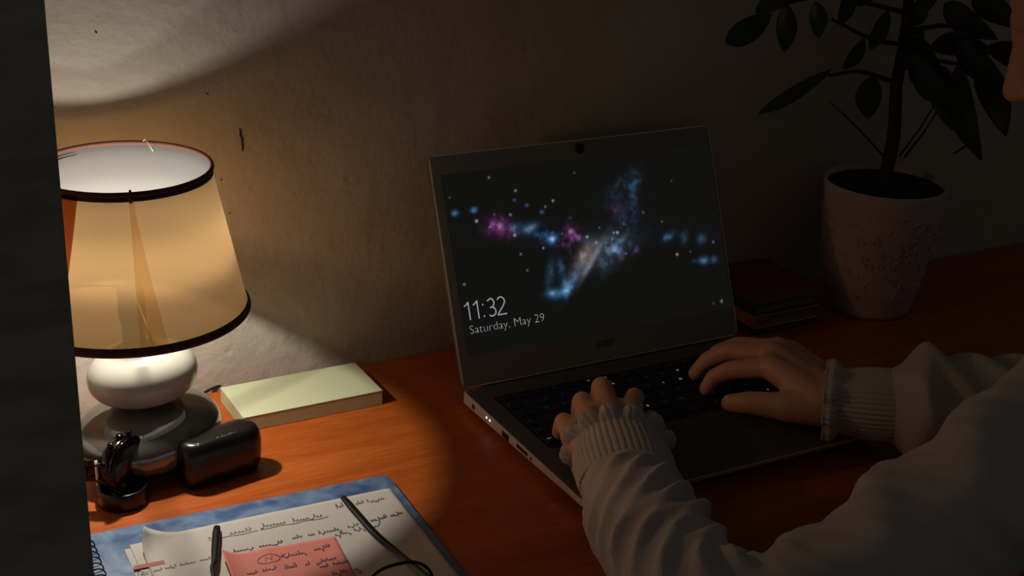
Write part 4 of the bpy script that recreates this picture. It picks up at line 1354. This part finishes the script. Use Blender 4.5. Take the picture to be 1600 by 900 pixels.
    # ---- right hand (thumb side towards the camera)
    mcpR = [A((0.236, -0.271, 0.062)), A((0.252, -0.250, 0.064)), A((0.270, -0.238, 0.060)), A((0.288, -0.234, 0.052))]
    pipR = [A((0.212, -0.241, 0.050)), A((0.228, -0.216, 0.056)), A((0.249, -0.203, 0.053)), A((0.270, -0.203, 0.046))]
    tipR = [A((0.196, -0.228, 0.0275)), A((0.206, -0.196, 0.0275)), A((0.230, -0.182, 0.0275)), A((0.256, -0.180, 0.0275))]
    sft = A((0.007, -0.011, 0.0))
    mcpR, pipR, tipR = [p + sft for p in mcpR], [p + sft for p in pipR], [p + sft for p in tipR]
    for i in range(4):
        r = (0.0092, 0.0095, 0.0090, 0.0080)[i]
        dip = pipR[i] * 0.42 + tipR[i] * 0.58 + A((-0.001, 0.002, 0.004))
        finger([mcpR[i], pipR[i], dip, tipR[i]], [r * 1.12, r, r * 0.88, r * 0.74])
        cap(wrR + A(((i - 1.5) * 0.008, 0.010, 0.0)), mcpR[i], 0.0165, 0.0125)
    for i in range(3): cap(mcpR[i], mcpR[i + 1], 0.0100, 0.0098)
    cap(wrR, (mcpR[1] + mcpR[2]) / 2 + A((0, -0.03, -0.012)), 0.023, 0.018)
    cap(wrR + A((-0.010, 0.008, -0.006)), A((0.233, -0.319, 0.040)), 0.0175, 0.0145)
    finger([A((0.233, -0.319, 0.040)), A((0.212, -0.294, 0.0365)), A((0.2035, -0.2765, 0.0300))], [0.0132, 0.0110, 0.0088])
    body = remeshed('person', parts, 0.0024, 5, M['skin'], None, 0.5)
    tag(body, 'person in a pale knitted sweater typing on the laptop', 'person')
    for s in (-1, 1):
        V, F = ellipsoid_data(hp(s * 0.031, 0.0600, 0.005), (0.0115, 0.0115, 0.0115), H, 16, 12)
        e = pyobj('eye', V, F, M['eye'], body, True)
        V, F = ellipsoid_data(hp(s * 0.031, 0.0702, 0.004), (0.0052, 0.0020, 0.0052), H, 16, 10)
        pyobj('iris', V, F, M['black_gloss'], e, True)
    V, F = merge([capsule_data(hp(-0.017, 0.0905, -0.0605), hp(0.017, 0.0905, -0.0605), 0.0038, 0.0038)])
    pyobj('lips', V, F, M['lips'], body, True)
    # nails of the visible right hand
    # hair: cap over the skull and a gathered length down the back
    hparts = [ellipsoid_data(hp(0, -0.032, 0.042), (0.086, 0.093, 0.090), H, 32, 20), ellipsoid_data(hp(0, -0.07, -0.02), (0.074, 0.052, 0.085), H, 24, 16),
              capsule_data(hp(0, -0.10, -0.04), A((0.44, -0.665, 0.20)), 0.045, 0.035), capsule_data(A((0.44, -0.665, 0.20)), A((0.445, -0.79, 0.06)), 0.035, 0.018)]
    for s in (-1, 1):
        hparts.append(capsule_data(hp(s * 0.050, 0.045, 0.070), hp(s * 0.078, -0.005, 0.030), 0.020, 0.016))
        hparts.append(capsule_data(hp(s * 0.072, -0.035, 0.020), hp(s * 0.078, -0.055, -0.090), 0.026, 0.026))
        hparts.append(capsule_data(hp(s * 0.078, -0.055, -0.090), A((0.425 + s * 0.075, -0.650, 0.180)), 0.026, 0.018))
    remeshed('hair', hparts, 0.005, 4, M['hair'], body)
    # trousers
    tp = [ellipsoid_data(pelvis + A((0, 0, -0.01)), (0.175, 0.125, 0.115), None, 32, 20)]
    for s in (-1, 1):
        hip = pelvis + A((s * 0.085, 0.02, -0.02)); knee = hip + A((s * 0.02 - 0.03, 0.43, 0.0)); ank = knee + A((0, -0.05, -0.40))
        tp += [capsule_data(hip, knee, 0.088, 0.064), capsule_data(knee, ank, 0.064, 0.05)]
    remeshed('trousers', tp, 0.008, 3, M['trousers'], body)
    # ---- sweater: sleeves as folded tubes, body as remeshed volume
    def sleeve(path, radf, fold, n=150, k=120, sq0=1.0):
        P = catmull(path, n)
        seg = np.linalg.norm(np.diff(P, axis=0), axis=1)
        S = np.concatenate([[0], np.cumsum(seg)])
        T = np.gradient(P, axis=0); T /= np.linalg.norm(T, axis=1)[:, None]
        # smooth tangents so rings do not cross at the elbow
        V, F = [], []
        for i in range(n):
            U = A((0, 0, 1.0)) - T[i] * T[i][2]; U /= np.linalg.norm(U)
            Sd = np.cross(T[i], U)
            for j in range(k):
                th = 2 * PI * j / k
                tt = (th + PI) % (2 * PI) - PI
                r = radf(S[i], S[-1], tt) + fold(S[i], S[-1], tt)
                V.append(P[i] + r * (math.cos(th) * U * (sq0 + (1 - sq0) * min(1.0, S[i] / 0.06)) + math.sin(th) * Sd))
        for i in range(n - 1):
            for j in range(k):
                j2 = (j + 1) % k
                F.append((i * k + j, i * k + j2, (i + 1) * k + j2, (i + 1) * k + j))
        F.append(tuple(range(k - 1, -1, -1))); F.append(tuple((n - 1) * k + j for j in range(k)))
        return (V, F)
    def ridge(x, sharp=2.0):
        return (0.5 + 0.5 * math.cos(2 * PI * x)) ** sharp
    # left sleeve
    pathL = [A((0.0190, -0.386, 0.0470)), A((0.002, -0.430, 0.0490)), A((-0.014, -0.475, 0.0500)), A((-0.026, -0.520, 0.0510)), A((-0.030, -0.566, 0.0520)), A((0.006, -0.598, 0.055)), A((0.080, -0.606, 0.080)), A((0.165, -0.606, 0.118)), A((0.250, -0.604, 0.154))]
    def radL(s, S, t): return float(np.interp(s, [0, 0.03, 0.09, 0.16, 0.22, 0.32, S], [0.0425, 0.0415, 0.043, 0.046, 0.048, 0.049, 0.056]))
    def foldL(s, S, t):
        tt = t
        f = 0.0
        env = max(0.0, min(1, s / 0.03)) * max(0.0, min(1, (0.24 - s) / 0.05))
        f += 0.0085 * env * (0.65 + 0.35 * math.sin(3.1 * tt + 40 * s)) * ridge((s - 0.045 * tt - 0.004 * math.sin(2.5 * tt)) / 0.034, 2.2)
        f += 0.0032 * env * ridge((s - 0.022 * tt + 0.011) / 0.021, 1.5) * (0.5 + 0.5 * math.cos(tt + 0.8))
        env2 = max(0.0, min(1, (s - 0.20) / 0.06))
        f += 0.0075 * env2 * ridge((s + 0.030 * math.sin(tt * 1.3 + 0.6)) / 0.085, 1.6)
        f += 0.0022 * env2 * ridge((s - 0.02 * tt) / 0.026, 1.4)
        f += 0.0060 * env2 * ridge((tt * 0.55 + s * 2.2 + 0.2 * math.sin(s * 30)), 1.8)
        return f - 0.003
    pathR = [A((0.302, -0.374, 0.0540)), A((0.355, -0.418, 0.0570)), A((0.415, -0.462, 0.0590)), A((0.455, -0.500, 0.066)), A((0.500, -0.560, 0.105)), A((0.558, -0.638, 0.162))]
    def radR(s, S, t): return float(np.interp(s, [0, 0.03, 0.1, 0.2, S], [0.033, 0.046, 0.050, 0.056, 0.066]))
    def foldR(s, S, t):
        env = max(0.0, min(1, s / 0.03))
        return 0.006 * env * ridge((s - 0.03 * t) / 0.04, 2) + 0.010 * math.exp(-((s - 0.028) / 0.014) ** 2) - 0.002
    sw = [sleeve(pathL, radL, foldL, 220, 150, 0.8), sleeve(pathR, radR, foldR, 120, 90)]
    sw += [ellipsoid_data(chest + A((0, 0, 0.0)), (0.155, 0.110, 0.165), RX, 40, 24), ellipsoid_data(belly, (0.150, 0.115, 0.165), RX, 40, 24), ellipsoid_data(pelvis + A((0, 0, 0.05)), (0.185, 0.135, 0.11), None, 40, 24),
           capsule_data(shL + A((0.01, -0.01, -0.004)), shR + A((-0.01, 0, 0.0)), 0.060, 0.062), capsule_data(A((0.41, -0.645, 0.15)), A((0.414, -0.600, 0.218)), 0.08, 0.060)]
    sweater = remeshed('sweater', sw, 0.0030, 4, M['knit'], body, 0.5)
    sweater['label'] = 'pale grey knitted sweater with ribbed ruffled cuffs'
    # cuffs
    def cuff(p_end, p_hand, r0, r1, ribs, lobes, seed, flare, sq):
        a, c = A(p_end), A(p_hand)
        T = c - a; Ln = np.linalg.norm(T); T /= Ln
        U = A((0, 0, 1.0)) - T * T[2]; U /= np.linalg.norm(U)
        Sd = np.cross(T, U)
        k = ribs * 12
        rr = random.Random(seed)
        V, F = [], []
        def ring(cen, rf):
            for j in range(k):
                th = 2 * PI * j / k
                r, ax, dth = rf(th)
                V.append(cen + T * ax + r * (math.cos(th + dth) * U * sq + math.sin(th + dth) * Sd))
        rows = 26
        rib = lambda th: 0.0013 * (abs(math.cos(ribs * th / 2.0)) ** 0.7 - 0.5)
        ph = [rr.uniform(-0.5, 0.5) for _ in range(4)]
        wob = lambda th: 0.0
        for i in range(rows):
            v = i / (rows - 1)
            r = r0 + (r1 - r0) * v + 0.0022 * math.sin(PI * v)
            cen = a + T * Ln * v
            ring(cen, lambda th: (r + rib(th), -0.004 * (1 - v) * math.cos(th * 2), 0.0))
        for i in range(1, 15):
            v = i / 14
            def rf(th, v=v):
                l = 2 * abs(math.sin(0.5 * (lobes * th + ph[0] + 0.7 * math.sin(2 * th + ph[1])))) ** 0.75 - 1
                l2 = math.cos(lobes * th + ph[0] + 0.7 * math.sin(2 * th + ph[1]))
                bulge = 0.0045 * math.sin(PI * min(1.0, v * 1.15))
                r = r1 + v * flare * 0.5 + bulge * (0.9 + 0.3 * l) + v * 0.0045 * l + rib(th) * 0.8
                return r, 0.0140 * v, 0.035 * v * l2
            ring(c, rf)
        m_ = len(V) // k
        for i in range(m_ - 1):
            for j in range(k):
                j2 = (j + 1) % k
                F.append((i * k + j, i * k + j2, (i + 1) * k + j2, (i + 1) * k + j))
        o = pyobj('cuff', V, F, M['knit'], sweater, True)
        md = o.modifiers.new('thickness', 'SOLIDIFY'); md.thickness = 0.0016; md.offset = -1
        o['label'] = 'ribbed cuff with a ruffled edge'
    cuff((0.0165, -0.392, 0.0470), (0.0430, -0.3350, 0.0440), 0.0395, 0.0390, 46, 12, 1, 0.013, 0.78)
    cuff((0.312, -0.383, 0.0540), (0.2730, -0.3460, 0.0500), 0.0345, 0.0315, 42, 10, 2, 0.011, 0.9)
    # chair
    ch = empty('chair', (pelvis[0], pelvis[1], DESK_Z0))
    tag(ch, 'dark padded chair the typing person sits on', 'chair')
    o = Vector((pelvis[0], pelvis[1], DESK_Z0))
    zs = pelvis[2] - 0.124
    box('seat', (-0.22, -0.20, zs - 0.05 - DESK_Z0), (0.22, 0.23, zs - DESK_Z0), M['chair'], ch, 0.02, 3)
    box('backrest', (-0.21, -0.235, zs + 0.08 - DESK_Z0), (0.21, -0.195, zs + 0.34 - DESK_Z0), M['chair'], ch, 0.015, 3)
    for sx in (-1, 1):
        box('back_post', (sx * 0.15 - 0.012, -0.225, zs - 0.05 - DESK_Z0), (sx * 0.15 + 0.012, -0.205, zs + 0.10 - DESK_Z0), M['wire'], ch, 0.003)
        for sy in (-1, 1):
            tube('leg', [(sx * 0.20, 0.015 + sy * 0.19, 0.0), (sx * 0.17, 0.015 + sy * 0.16, zs - 0.05 - DESK_Z0)], 0.013, M['wire'], ch, 12)
person()
